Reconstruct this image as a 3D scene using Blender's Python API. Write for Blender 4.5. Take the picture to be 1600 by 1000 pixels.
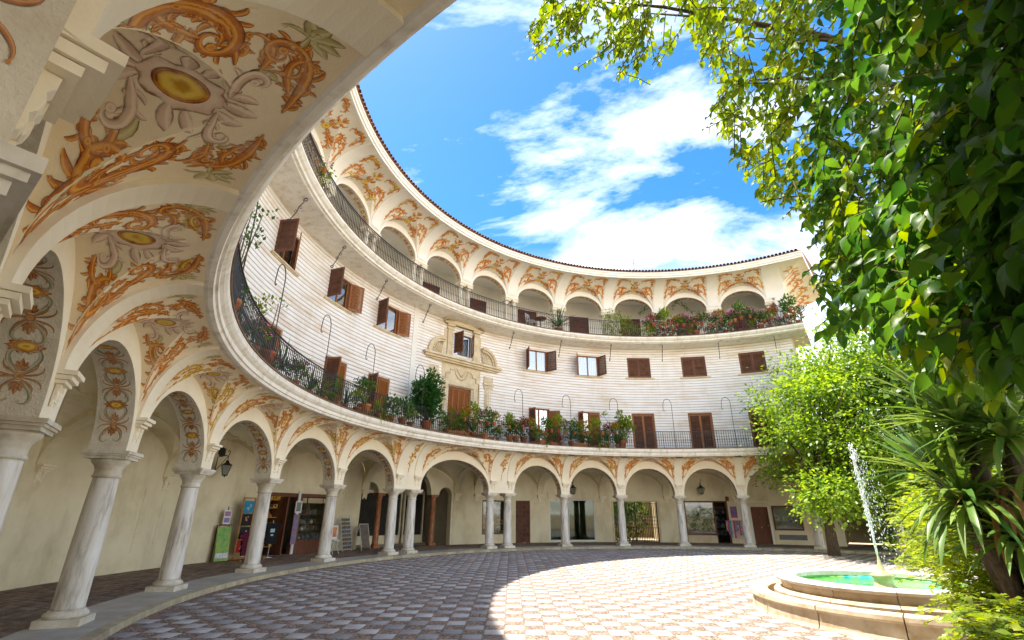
import bpy, math, random
import numpy as np
from mathutils import Matrix, Vector
random.seed(7); rng = np.random.default_rng(11)
for o in list(bpy.data.objects): bpy.data.objects.remove(o)
sc = bpy.context.scene
COL = sc.collection
R_ = math.radians

# ------------------------------------------------------------------ camera
CX, CY = 7.648, 13.036            # centre of the round plaza
EYE, PITCH, ROLL, FPX = 1.65, 0.3753, 0.0057, 764.7
cam_d = bpy.data.cameras.new('camera'); cam = bpy.data.objects.new('camera', cam_d); COL.objects.link(cam)
cam_d.sensor_width = 36.0; cam_d.lens = FPX / 1600 * 36.0; cam_d.clip_start = 0.05; cam_d.clip_end = 3000
cam.matrix_world = Matrix.Translation((0, 0, EYE)) @ Matrix.Rotation(math.pi / 2 + PITCH, 4, 'X') @ Matrix.Rotation(ROLL, 4, 'Z')
sc.camera = cam
sc.render.resolution_x, sc.render.resolution_y = 1024, 640

# ------------------------------------------------------------------ world and sun
SUN_AZ, SUN_EL = -66.0, 70.5
w = bpy.data.worlds.new('World'); sc.world = w; w.use_nodes = True
nt = w.node_tree; N = nt.nodes; L = nt.links; N.clear()
def nd(t, **k):
    n = N.new(t)
    for a, b in k.items(): setattr(n, a, b)
    return n
out = nd('ShaderNodeOutputWorld'); bg = nd('ShaderNodeBackground'); bg.inputs['Strength'].default_value = 0.15
sky = nd('ShaderNodeTexSky', sky_type='NISHITA'); sky.sun_disc = False
sky.sun_elevation = R_(SUN_EL); sky.sun_rotation = R_(SUN_AZ % 360); sky.air_density = 1.0; sky.dust_density = 0.6; sky.ozone_density = 2.2
hs = nd('ShaderNodeHueSaturation'); hs.inputs['Saturation'].default_value = 1.38; hs.inputs['Value'].default_value = 0.31; hs.inputs['Hue'].default_value = 0.497
L.new(sky.outputs[0], hs.inputs['Color'])
tc = nd('ShaderNodeTexCoord'); sep = nd('ShaderNodeSeparateXYZ'); L.new(tc.outputs['Generated'], sep.inputs[0])
add = nd('ShaderNodeMath', operation='ADD'); add.inputs[1].default_value = 0.18; L.new(sep.outputs['Z'], add.inputs[0])
mx = nd('ShaderNodeMath', operation='MAXIMUM'); mx.inputs[1].default_value = 0.08; L.new(add.outputs[0], mx.inputs[0])
dx = nd('ShaderNodeMath', operation='DIVIDE'); L.new(sep.outputs['X'], dx.inputs[0]); L.new(mx.outputs[0], dx.inputs[1])
dy = nd('ShaderNodeMath', operation='DIVIDE'); L.new(sep.outputs['Y'], dy.inputs[0]); L.new(mx.outputs[0], dy.inputs[1])
cmb = nd('ShaderNodeCombineXYZ'); L.new(dx.outputs[0], cmb.inputs[0]); L.new(dy.outputs[0], cmb.inputs[1])
mp = nd('ShaderNodeMapping'); mp.inputs['Rotation'].default_value = (0, 0, R_(44)); mp.inputs['Scale'].default_value = (0.62, 1.9, 1); mp.inputs['Location'].default_value = (9.1, 6.2, 0)
L.new(cmb.outputs[0], mp.inputs[0])
n1 = nd('ShaderNodeTexNoise'); n1.inputs['Scale'].default_value = 1.15; n1.inputs['Detail'].default_value = 9; n1.inputs['Roughness'].default_value = 0.63; n1.inputs['Distortion'].default_value = 0.55
L.new(mp.outputs[0], n1.inputs['Vector'])
cr = nd('ShaderNodeValToRGB'); cr.color_ramp.elements[0].position = 0.50; cr.color_ramp.elements[1].position = 1.0
L.new(n1.outputs[0], cr.inputs[0])
# more veil near the horizon
hz = nd('ShaderNodeMapRange'); hz.inputs['From Min'].default_value = 0.5; hz.inputs['From Max'].default_value = 0.12; hz.inputs['To Min'].default_value = 0.0; hz.inputs['To Max'].default_value = 1.15
L.new(sep.outputs['Z'], hz.inputs['Value'])
sm = nd('ShaderNodeMath', operation='ADD', use_clamp=True); L.new(cr.outputs[0], sm.inputs[0])
hm = nd('ShaderNodeMath', operation='MULTIPLY'); L.new(hz.outputs[0], hm.inputs[0]); L.new(n1.outputs[0], hm.inputs[1]); L.new(hm.outputs[0], sm.inputs[1])
mixc = nd('ShaderNodeMixRGB'); mixc.inputs['Color2'].default_value = (6.6, 6.25, 5.8, 1)
L.new(sm.outputs[0], mixc.inputs['Fac']); L.new(hs.outputs[0], mixc.inputs['Color1'])
L.new(mixc.outputs[0], bg.inputs['Color']); L.new(bg.outputs[0], out.inputs['Surface'])
sun_d = bpy.data.lights.new('sun', 'SUN'); sun = bpy.data.objects.new('sun', sun_d); COL.objects.link(sun)
sun_d.energy = 2.0; sun_d.angle = R_(0.53); sun_d.color = (1.0, 0.94, 0.84)
sdir = Vector((math.sin(R_(SUN_AZ)) * math.cos(R_(SUN_EL)), math.cos(R_(SUN_AZ)) * math.cos(R_(SUN_EL)), math.sin(R_(SUN_EL))))
sun.rotation_euler = sdir.to_track_quat('Z', 'Y').to_euler(); sun.location = (0, 0, 60)
sc.view_settings.view_transform = 'Standard'; sc.view_settings.look = 'None'; sc.view_settings.gamma = 1.0
sc.view_settings.use_curve_mapping = False
sc.view_settings.exposure = 2.72
sc.render.engine = 'CYCLES'
sc.cycles.max_bounces = 8; sc.cycles.diffuse_bounces = 5; sc.cycles.transparent_max_bounces = 12; sc.cycles.use_denoising = True

# ------------------------------------------------------------------ helpers
WARP = 0.28
def P(th, r, z):
    return tuple(float(q) for q in PA(th, r, z))
def PA(th, r, z):
    # the arcade opens out a little at its near end
    th, r, z = np.broadcast_arrays(np.asarray(th, float), np.asarray(r, float), np.asarray(z, float))
    q = np.clip((th + 110) / -22.0, 0, 1); q = q * q * (3 - 2 * q); f = np.clip((r - 13.74) / 0.96, 0, 1) * (z < 4.455)
    r = r + WARP * q * f; t = np.radians(th)
    return np.stack([CX + r * np.sin(t), CY + r * np.cos(t), z], -1)
def pix(px, py, dist):
    """a point seen in direction (px, py) at a real distance"""
    x = (px - 800) / FPX; y = -(py - 500) / FPX
    c, s = math.cos(ROLL), math.sin(ROLL); x, y = c * x - s * y, s * x + c * y
    cp, sp = math.cos(PITCH), math.sin(PITCH)
    d = Vector((x, cp - sp * y, sp + cp * y)).normalized()
    return Vector((0, 0, EYE)) + d * dist
def smooth(e0, e1, x):
    t = min(1, max(0, (x - e0) / (e1 - e0))); return t * t * (3 - 2 * t)

class MB:
    def __init__(s): s.v = []; s.f = []; s.m = []; s.n = 0; s.uv = []; s.sm = []
    def add(s, V, F, mi=0, uv=None, sm=False):
        V = np.asarray(V, float).reshape(-1, 3); o = s.n
        s.v.append(V); s.n += len(V)
        for f in F: s.f.append(tuple(int(i) + o for i in f))
        s.m += [mi] * len(F); s.sm += [sm] * len(F)
        s.uv.append(np.zeros((len(V), 2)) if uv is None else np.asarray(uv, float))
    def box(s, c, d, mi=0, M=None, bevel=0):
        x, y, z = d[0] / 2, d[1] / 2, d[2] / 2
        V = np.array([(-x, -y, -z), (x, -y, -z), (x, y, -z), (-x, y, -z), (-x, -y, z), (x, -y, z), (x, y, z), (-x, y, z)]) + np.array(c)
        if M is not None: V = np.array([tuple(M @ Vector(p)) for p in V])
        s.add(V, [(0, 3, 2, 1), (4, 5, 6, 7), (0, 1, 5, 4), (1, 2, 6, 5), (2, 3, 7, 6), (3, 0, 4, 7)], mi)
    def box2(s, a, b, mi=0):
        s.box([(a[i] + b[i]) / 2 for i in range(3)], [abs(b[i] - a[i]) for i in range(3)], mi)
    def pbox(s, t0, t1, r0, r1, z0, z1, n=None, mi=0):
        n = n or max(1, int(abs(t1 - t0) / 2.5)); th = np.linspace(t0, t1, n + 1)
        prof = [(r0, z0), (r1, z0), (r1, z1), (r0, z1)]
        s.lathe(prof, th, mi, closed=True)
    def lathe(s, prof, th, mi=0, closed=False, caps=True, sm=False):
        """profile of (r, z) swept round the plaza centre"""
        k = len(prof); V = np.concatenate([PA(t, [p[0] for p in prof], [p[1] for p in prof]) for t in th])
        F = []
        for i in range(len(th) - 1):
            for j in range(k if closed else k - 1):
                a = i * k + j; b = i * k + (j + 1) % k; F.append((a, b, b + k, a + k))
        if caps and closed:
            F.append(tuple(range(k))[::-1]); e = (len(th) - 1) * k; F.append(tuple(e + j for j in range(k)))
        s.add(V, F, mi, sm=sm)
    def rev(s, prof, c=(0, 0, 0), n=24, mi=0, sm=True, sx=1, sy=1):
        """profile of (radius, z) turned about a vertical axis"""
        k = len(prof); a = np.linspace(0, 2 * np.pi, n, endpoint=False)
        V = np.array([(c[0] + p[0] * np.cos(t) * sx, c[1] + p[0] * np.sin(t) * sy, c[2] + p[1]) for t in a for p in prof])
        F = [(i * k + j, ((i + 1) % n) * k + j, ((i + 1) % n) * k + j + 1, i * k + j + 1) for i in range(n) for j in range(k - 1)]
        F.append(tuple(i * k for i in range(n))[::-1]); F.append(tuple(i * k + k - 1 for i in range(n)))
        s.add(V, F, mi, sm=sm)
    def tube(s, pts, r, n=6, mi=0, sm=True):
        pts = [Vector(p) for p in pts]; rs = r if hasattr(r, '__len__') else [r] * len(pts)
        V = []; up = Vector((0.123, 0.311, 0.94))
        for i, p in enumerate(pts):
            d = (pts[min(i + 1, len(pts) - 1)] - pts[max(i - 1, 0)]).normalized()
            a = d.cross(up)
            if a.length < 1e-3: a = d.cross(Vector((1, 0, 0)))
            a.normalize(); b = d.cross(a)
            for j in range(n):
                q = 2 * math.pi * j / n; V.append(p + (a * math.cos(q) + b * math.sin(q)) * rs[i])
        F = [(i * n + j, i * n + (j + 1) % n, (i + 1) * n + (j + 1) % n, (i + 1) * n + j) for i in range(len(pts) - 1) for j in range(n)]
        F.append(tuple(range(n))[::-1]); F.append(tuple((len(pts) - 1) * n + j for j in range(n)))
        s.add(V, F, mi, sm=sm)
    def prism(s, poly, y0, y1, mi=0):
        """outline in (x, z), thickness along y"""
        k = len(poly); V = [(p[0], y0, p[1]) for p in poly] + [(p[0], y1, p[1]) for p in poly]
        F = [tuple(range(k)), tuple(range(2 * k - 1, k - 1, -1))] + [(i, i + k, (i + 1) % k + k, (i + 1) % k) for i in range(k)]
        s.add(V, F, mi)
    def mesh(s, name, mats):
        me = bpy.data.meshes.new(name); V = np.concatenate(s.v) if s.v else np.zeros((0, 3))
        me.from_pydata(V.tolist(), [], s.f)
        for m in (mats if isinstance(mats, (list, tuple)) else [mats]): me.materials.append(m)
        me.polygons.foreach_set('material_index', s.m); me.polygons.foreach_set('use_smooth', s.sm)
        if any(u.any() for u in s.uv):
            U = np.concatenate(s.uv); lay = me.uv_layers.new(name='UVMap')
            idx = np.empty(len(me.loops), int); me.loops.foreach_get('vertex_index', idx)
            lay.data.foreach_set('uv', U[idx].ravel())
        me.update(); return me
    def build(s, name, mats, parent=None, loc=(0, 0, 0), rz=0):
        return ob(name, s.mesh(name, mats), parent, loc, rz)
def ob(name, data, parent=None, loc=(0, 0, 0), rz=0, scale=None):
    o = bpy.data.objects.new(name, data); COL.objects.link(o); o.parent = parent
    o.location = loc; o.rotation_euler = (0, 0, rz)
    if scale is not None: o.scale = (scale,) * 3 if not hasattr(scale, '__len__') else scale
    return o
def npmesh(name, V, F, mat, sm=False):
    """fast mesh from arrays, F is (n, k)"""
    me = bpy.data.meshes.new(name); V = np.asarray(V, np.float32); F = np.asarray(F, np.int32); n, k = F.shape
    me.vertices.add(len(V)); me.vertices.foreach_set('co', V.ravel())
    me.loops.add(n * k); me.loops.foreach_set('vertex_index', F.ravel())
    me.polygons.add(n); me.polygons.foreach_set('loop_start', np.arange(0, n * k, k, dtype=np.int32)); me.polygons.foreach_set('loop_total', np.full(n, k, np.int32))
    if sm: me.polygons.foreach_set('use_smooth', np.ones(n, bool))
    me.update(calc_edges=True); me.materials.append(mat); return me
def tag(o, label, cat, group=None, kind=None):
    if label: o['label'] = label
    if cat: o['category'] = cat
    if group: o['group'] = group
    if kind: o['kind'] = kind
    return o
def thing(name, label, cat, loc=(0, 0, 0), rz=0, group=None):
    return tag(ob(name, None, None, loc, rz), label, cat, group)
def struct(o): o['kind'] = 'structure'; return o
ORD = 'first second third fourth fifth sixth seventh eighth ninth tenth eleventh twelfth thirteenth fourteenth fifteenth sixteenth seventeenth eighteenth nineteenth twentieth twenty-first twenty-second twenty-third twenty-fourth twenty-fifth twenty-sixth twenty-seventh twenty-eighth twenty-ninth thirtieth'.split()

# ------------------------------------------------------------------ materials
def mat(name, c1, c2=None, scale=3.0, rough=0.8, bump=0.0, bscale=40.0, c3=None, spec=0.3, stretch=(1, 1, 1), island=0.0, metal=0.0, detail=6, lo=0.35, hi=0.68, stain=None):
    m = bpy.data.materials.new(name); m.use_nodes = True; t = m.node_tree; b = t.nodes['Principled BSDF']
    b.inputs['Roughness'].default_value = rough; b.inputs['Specular IOR Level'].default_value = spec; b.inputs['Metallic'].default_value = metal
    if c2 is None: c2 = tuple(x * 0.82 for x in c1)
    g = t.nodes.new('ShaderNodeNewGeometry'); mpp = t.nodes.new('ShaderNodeMapping'); mpp.inputs['Scale'].default_value = stretch
    t.links.new(g.outputs['Position'], mpp.inputs[0])
    n = t.nodes.new('ShaderNodeTexNoise'); n.inputs['Scale'].default_value = scale; n.inputs['Detail'].default_value = detail; n.inputs['Roughness'].default_value = 0.62
    t.links.new(mpp.outputs[0], n.inputs['Vector'])
    r = t.nodes.new('ShaderNodeValToRGB'); e = r.color_ramp.elements; e[0].position = lo; e[1].position = hi
    e[0].color = (*c2, 1); e[1].color = (*c1, 1)
    if c3: x = e.new((lo + hi) / 2); x.color = (*c3, 1)
    t.links.new(n.outputs[0], r.inputs[0]); colr = r.outputs[0]
    if island:
        oi = t.nodes.new('ShaderNodeObjectInfo'); ad = t.nodes.new('ShaderNodeMath'); ad.operation = 'ADD'
        t.links.new(g.outputs['Random Per Island'], ad.inputs[0]); t.links.new(oi.outputs['Random'], ad.inputs[1])
        fr = t.nodes.new('ShaderNodeMath'); fr.operation = 'FRACT'; t.links.new(ad.outputs[0], fr.inputs[0])
        mr = t.nodes.new('ShaderNodeMapRange'); mr.inputs['To Min'].default_value = 1 - island; mr.inputs['To Max'].default_value = 1 + island
        t.links.new(fr.outputs[0], mr.inputs['Value'])
        hsv = t.nodes.new('ShaderNodeHueSaturation'); t.links.new(mr.outputs[0], hsv.inputs['Value']); t.links.new(colr, hsv.inputs['Color'])
        h2 = t.nodes.new('ShaderNodeMapRange'); h2.inputs['To Min'].default_value = 0.5 - island * 0.06; h2.inputs['To Max'].default_value = 0.5 + island * 0.06
        t.links.new(fr.outputs[0], h2.inputs['Value']); t.links.new(h2.outputs[0], hsv.inputs['Hue']); colr = hsv.outputs[0]
    if stain:
        st, ssc, sst, scol = stain; m3 = t.nodes.new('ShaderNodeMapping'); m3.inputs['Scale'].default_value = sst; m3.inputs['Location'].default_value = (3.7, 1.9, 5.1); t.links.new(g.outputs['Position'], m3.inputs[0])
        n3 = t.nodes.new('ShaderNodeTexNoise'); n3.inputs['Scale'].default_value = ssc; n3.inputs['Detail'].default_value = 8; n3.inputs['Roughness'].default_value = 0.68; t.links.new(m3.outputs[0], n3.inputs['Vector'])
        r3 = t.nodes.new('ShaderNodeMapRange'); r3.inputs['From Min'].default_value = 0.50; r3.inputs['From Max'].default_value = 0.74; r3.inputs['To Min'].default_value = 0.0; r3.inputs['To Max'].default_value = st; t.links.new(n3.outputs[0], r3.inputs['Value'])
        x3 = t.nodes.new('ShaderNodeMixRGB'); x3.blend_type = 'MULTIPLY'; x3.inputs['Color2'].default_value = (*scol, 1); t.links.new(r3.outputs[0], x3.inputs['Fac']); t.links.new(colr, x3.inputs['Color1']); colr = x3.outputs[0]
    t.links.new(colr, b.inputs['Base Color'])
    if bump:
        n2 = t.nodes.new('ShaderNodeTexNoise'); n2.inputs['Scale'].default_value = bscale; n2.inputs['Detail'].default_value = 5
        t.links.new(g.outputs['Position'], n2.inputs['Vector'])
        bp = t.nodes.new('ShaderNodeBump'); bp.inputs['Strength'].default_value = bump; bp.inputs['Distance'].default_value = 0.02
        t.links.new(n2.outputs[0], bp.inputs['Height']); t.links.new(bp.outputs[0], b.inputs['Normal'])
    return m
def leafmat(name, c1, c2, trans=0.5, rough=0.45, island=0.35, tcol=None, spec=0.4):
    m = bpy.data.materials.new(name); m.use_nodes = True; t = m.node_tree; b = t.nodes['Principled BSDF']; o = t.nodes['Material Output']
    g = t.nodes.new('ShaderNodeNewGeometry'); r = t.nodes.new('ShaderNodeValToRGB'); e = r.color_ramp.elements
    e[0].color = (*c1, 1); e[1].color = (*c2, 1); t.links.new(g.outputs['Random Per Island'], r.inputs[0])
    t.links.new(r.outputs[0], b.inputs['Base Color']); b.inputs['Roughness'].default_value = rough; b.inputs['Specular IOR Level'].default_value = spec
    tr = t.nodes.new('ShaderNodeBsdfTranslucent'); hsv = t.nodes.new('ShaderNodeHueSaturation'); hsv.inputs['Value'].default_value = 1.7; hsv.inputs['Hue'].default_value = 0.48; hsv.inputs['Saturation'].default_value = 1.1
    t.links.new(r.outputs[0], hsv.inputs['Color']); t.links.new(hsv.outputs[0], tr.inputs['Color'])
    mxs = t.nodes.new('ShaderNodeMixShader'); mxs.inputs[0].default_value = trans
    t.links.new(b.outputs[0], mxs.inputs[1]); t.links.new(tr.outputs[0], mxs.inputs[2]); t.links.new(mxs.outputs[0], o.inputs['Surface'])
    return m
def paintmat(name, edge, mid, light, rough=0.75):
    """brush-painted ornament: colour runs across the stroke from its outline to its middle"""
    m = bpy.data.materials.new(name); m.use_nodes = True; t = m.node_tree; b = t.nodes['Principled BSDF']; b.inputs['Roughness'].default_value = rough; b.inputs['Specular IOR Level'].default_value = 0.2
    uv = t.nodes.new('ShaderNodeUVMap'); sp = t.nodes.new('ShaderNodeSeparateXYZ'); t.links.new(uv.outputs[0], sp.inputs[0])
    g = t.nodes.new('ShaderNodeNewGeometry'); n = t.nodes.new('ShaderNodeTexNoise'); n.inputs['Scale'].default_value = 9; n.inputs['Detail'].default_value = 4; t.links.new(g.outputs['Position'], n.inputs['Vector'])
    ma = t.nodes.new('ShaderNodeMath'); ma.operation = 'MULTIPLY_ADD'; ma.inputs[1].default_value = 0.5; t.links.new(n.outputs[0], ma.inputs[0])
    sub = t.nodes.new('ShaderNodeMath'); sub.operation = 'ADD'; sub.inputs[1].default_value = -0.25; t.links.new(sp.outputs[0], sub.inputs[0]); t.links.new(sub.outputs[0], ma.inputs[2])
    r = t.nodes.new('ShaderNodeValToRGB'); e = r.color_ramp.elements
    e[0].position = 0.0; e[0].color = (*edge, 1); e[1].position = 1.0; e[1].color = (*[x * 0.7 for x in edge], 1)
    for p, c in ((0.09, mid), (0.26, light), (0.40, light), (0.50, mid), (0.78, tuple(0.85 * b_ for b_ in mid)), (0.90, tuple(0.6 * a_ + 0.4 * b_ for a_, b_ in zip(edge, mid)))):
        x = e.new(p); x.color = (*c, 1)
    t.links.new(ma.outputs[0], r.inputs[0])
    n2 = t.nodes.new('ShaderNodeTexNoise'); n2.inputs['Scale'].default_value = 3.5; n2.inputs['Detail'].default_value = 9; n2.inputs['Roughness'].default_value = 0.7; t.links.new(g.outputs['Position'], n2.inputs['Vector'])
    mr = t.nodes.new('ShaderNodeMapRange'); mr.inputs['From Min'].default_value = 0.45; mr.inputs['From Max'].default_value = 0.75; mr.inputs['To Max'].default_value = 0.42; t.links.new(n2.outputs[0], mr.inputs['Value'])
    mixf = t.nodes.new('ShaderNodeMixRGB'); mixf.inputs['Color2'].default_value = (0.86, 0.72, 0.50, 1); t.links.new(mr.outputs[0], mixf.inputs['Fac']); t.links.new(r.outputs[0], mixf.inputs['Color1'])
    t.links.new(mixf.outputs[0], b.inputs['Base Color']); return m
def glassmat(name, tint=(0.9, 0.95, 0.95), refl=0.25):
    m = bpy.data.materials.new(name); m.use_nodes = True; t = m.node_tree; t.nodes.clear()
    o = t.nodes.new('ShaderNodeOutputMaterial'); tr = t.nodes.new('ShaderNodeBsdfTransparent'); tr.inputs[0].default_value = (*tint, 1)
    gl = t.nodes.new('ShaderNodeBsdfGlossy'); gl.inputs['Roughness'].default_value = 0.03; fr = t.nodes.new('ShaderNodeFresnel'); fr.inputs[0].default_value = 1.5
    ad = t.nodes.new('ShaderNodeMath'); ad.operation = 'ADD'; ad.inputs[1].default_value = refl; ad.use_clamp = True; t.links.new(fr.outputs[0], ad.inputs[0])
    mxs = t.nodes.new('ShaderNodeMixShader'); t.links.new(ad.outputs[0], mxs.inputs[0]); t.links.new(tr.outputs[0], mxs.inputs[1]); t.links.new(gl.outputs[0], mxs.inputs[2]); t.links.new(mxs.outputs[0], o.inputs[0]); return m

m_cream = mat('plaster_cream', (0.90, 0.77, 0.54), (0.83, 0.68, 0.44), 1.7, 0.85, 0.12, 60)
m_rib = mat('plaster_ivory', (0.90, 0.82, 0.65), (0.86, 0.76, 0.56), 2.2, 0.85, 0.1, 60)
m_white = mat('plaster_white', (0.87, 0.84, 0.77), (0.80, 0.76, 0.67), 1.4, 0.85, 0.08, 50)
m_cornice = mat('cornice_plaster', (0.87, 0.82, 0.72), (0.70, 0.63, 0.50), 2.6, 0.8, 0.06, 40, lo=0.28, hi=0.5, stain=(0.75, 1.6, (2.5, 2.5, .5), (.62, .55, .42)))
m_inner = mat('arcade_plaster', (0.84, 0.77, 0.56), (0.70, 0.62, 0.41), 0.9, 0.9, 0.12, 30, c3=(0.80, 0.72, 0.51), stain=(0.8, 0.9, (1, 1, .35), (.72, .68, .58)))
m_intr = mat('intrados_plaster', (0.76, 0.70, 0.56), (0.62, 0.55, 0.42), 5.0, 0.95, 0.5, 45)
m_course = mat('facade_course', (0.89, 0.868, 0.835), (0.71, 0.58, 0.44), 1.3, 0.85, 0.15, 40, stretch=(0.45, 0.45, 3.0), lo=0.27, hi=0.50, stain=(0.6, 1.1, (1.2, 1.2, .3), (.80, .71, .60)))
m_joint = mat('facade_joint', (0.62, 0.49, 0.36), (0.50, 0.37, 0.25), 2.0, 0.95)
m_marble = mat('column_marble', (0.80, 0.77, 0.71), (0.30, 0.26, 0.20), 2.2, 0.5, 0.05, 30, c3=(0.68, 0.63, 0.54), stretch=(3.6, 3.6, 0.6), lo=0.30, hi=0.66, detail=10)
m_marblep = mat('capital_marble', (0.78, 0.74, 0.65), (0.56, 0.49, 0.36), 3.0, 0.55, 0.05, 30, stain=(0.8, 5, (1, 1, .6), (.66, .55, .38)))
m_redmarble = mat('red_marble', (0.42, 0.16, 0.06), (0.22, 0.08, 0.03), 6.0, 0.35, c3=(0.36, 0.15, 0.07), stretch=(2, 2, 0.7))
m_stone = mat('portal_stone', (0.72, 0.61, 0.42), (0.56, 0.44, 0.27), 3.0, 0.9, 0.2, 30)
m_tile = mat('roof_tile_clay', (0.30, 0.13, 0.07), (0.15, 0.07, 0.045), 8.0, 0.9, island=0.35)
m_pot = mat('terracotta', (0.42, 0.15, 0.065), (0.28, 0.09, 0.04), 9.0, 0.85, island=0.18)
m_wood = mat('brown_wood', (0.20, 0.078, 0.042), (0.12, 0.045, 0.025), 4, 0.6, stretch=(6, 6, 0.6))
m_woodl = mat('orange_wood', (0.34, 0.125, 0.035), (0.22, 0.075, 0.02), 4, 0.5, stretch=(6, 6, 0.6))
m_slat = mat('shutter_slat_wood', (0.165, 0.075, 0.045), (0.10, 0.042, 0.026), 5, 0.65, island=0.15)
m_iron = mat('black_iron', (0.018, 0.018, 0.02), (0.035, 0.03, 0.028), 20, 0.45, spec=0.5)
m_glass = glassmat('window_glass'); m_shopglass = glassmat('shop_glass', (0.75, 0.8, 0.78), 0.02); m_greenrefl = glassmat('glass_green_reflection', (0.40, 0.55, 0.36), 0.02)  # green tint of the office pane stands in for reflected garden trees
m_curtain = mat('curtain', (0.75, 0.77, 0.78), (0.62, 0.64, 0.66), 6, 0.9, stretch=(9, 9, 0.3))
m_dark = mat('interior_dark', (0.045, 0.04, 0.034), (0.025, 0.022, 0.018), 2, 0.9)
m_kerb = mat('kerb_stone', (0.52, 0.45, 0.30), (0.36, 0.30, 0.19), 5, 0.85, 0.15, 30, island=0.15)
m_band = mat('marble_walk', (0.45, 0.43, 0.39), (0.34, 0.31, 0.26), 3, 0.5, 0.05, 30, island=0.1)
m_brick = mat('floor_brick', (0.25, 0.18, 0.135), (0.15, 0.105, 0.08), 14, 0.85, 0.2, 60, island=0.3)
m_grout = mat('floor_grout', (0.17, 0.14, 0.115), (0.12, 0.10, 0.085), 10, 0.95)
m_slab = mat('grey_slab', (0.46, 0.435, 0.42), (0.36, 0.335, 0.315), 5, 0.75, 0.2, 40, island=0.28, stain=(0.8, 0.45, (1, 1, 1), (.62, .56, .50)))
m_lamp = mat('lantern_glass', (0.30, 0.32, 0.28), (0.22, 0.24, 0.2), 5, 0.3, spec=0.6)
m_whitemetal = mat('white_metal', (0.75, 0.75, 0.74), (0.66, 0.66, 0.65), 5, 0.45)
p_orange = paintmat('painted_ochre', (0.19, 0.04, 0.008), (0.55, 0.165, 0.02), (0.76, 0.35, 0.05))
p_gold = paintmat('painted_gold', (0.22, 0.08, 0.01), (0.58, 0.30, 0.02), (0.85, 0.58, 0.08))
p_mauve = paintmat('painted_stone', (0.28, 0.14, 0.08), (0.72, 0.51, 0.36), (0.84, 0.67, 0.50))
p_olive = paintmat('painted_olive', (0.16, 0.11, 0.03), (0.50, 0.41, 0.15), (0.64, 0.56, 0.30))
p_grey = paintmat('painted_grey_green', (0.10, 0.09, 0.04), (0.36, 0.33, 0.20), (0.55, 0.51, 0.37))
p_rust = paintmat('painted_rust', (0.16, 0.03, 0.008), (0.40, 0.12, 0.025), (0.56, 0.28, 0.08))
PAINT = [p_orange, p_gold, p_mauve, p_olive, p_grey, p_rust]
# pebbles between the slabs
m_peb = bpy.data.materials.new('pebbles'); m_peb.use_nodes = True
_t = m_peb.node_tree; _b = _t.nodes['Principled BSDF']; _b.inputs['Roughness'].default_value = 0.8
_g = _t.nodes.new('ShaderNodeNewGeometry'); _v = _t.nodes.new('ShaderNodeTexVoronoi'); _v.inputs['Scale'].default_value = 34; _t.links.new(_g.outputs['Position'], _v.inputs['Vector'])
_r = _t.nodes.new('ShaderNodeValToRGB'); _e = _r.color_ramp.elements; _e[0].color = (0.09, 0.065, 0.05, 1); _e[1].color = (0.52, 0.33, 0.21, 1)
for p_, c_ in ((0.35, (0.22, 0.165, 0.135, 1)), (0.55, (0.15, 0.11, 0.085, 1)), (0.8, (0.38, 0.25, 0.17, 1))):
    x_ = _e.new(p_); x_.color = c_
_sx = _t.nodes.new('ShaderNodeSeparateXYZ'); _t.links.new(_v.outputs['Color'], _sx.inputs[0]); _t.links.new(_sx.outputs[0], _r.inputs[0]); _t.links.new(_r.outputs[0], _b.inputs['Base Color'])
_bp = _t.nodes.new('ShaderNodeBump'); _bp.invert = True; _bp.inputs['Strength'].default_value = 1.0; _bp.inputs['Distance'].default_value = 0.02; _t.links.new(_v.outputs['Distance'], _bp.inputs['Height']); _t.links.new(_bp.outputs[0], _b.inputs['Normal'])

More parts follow.
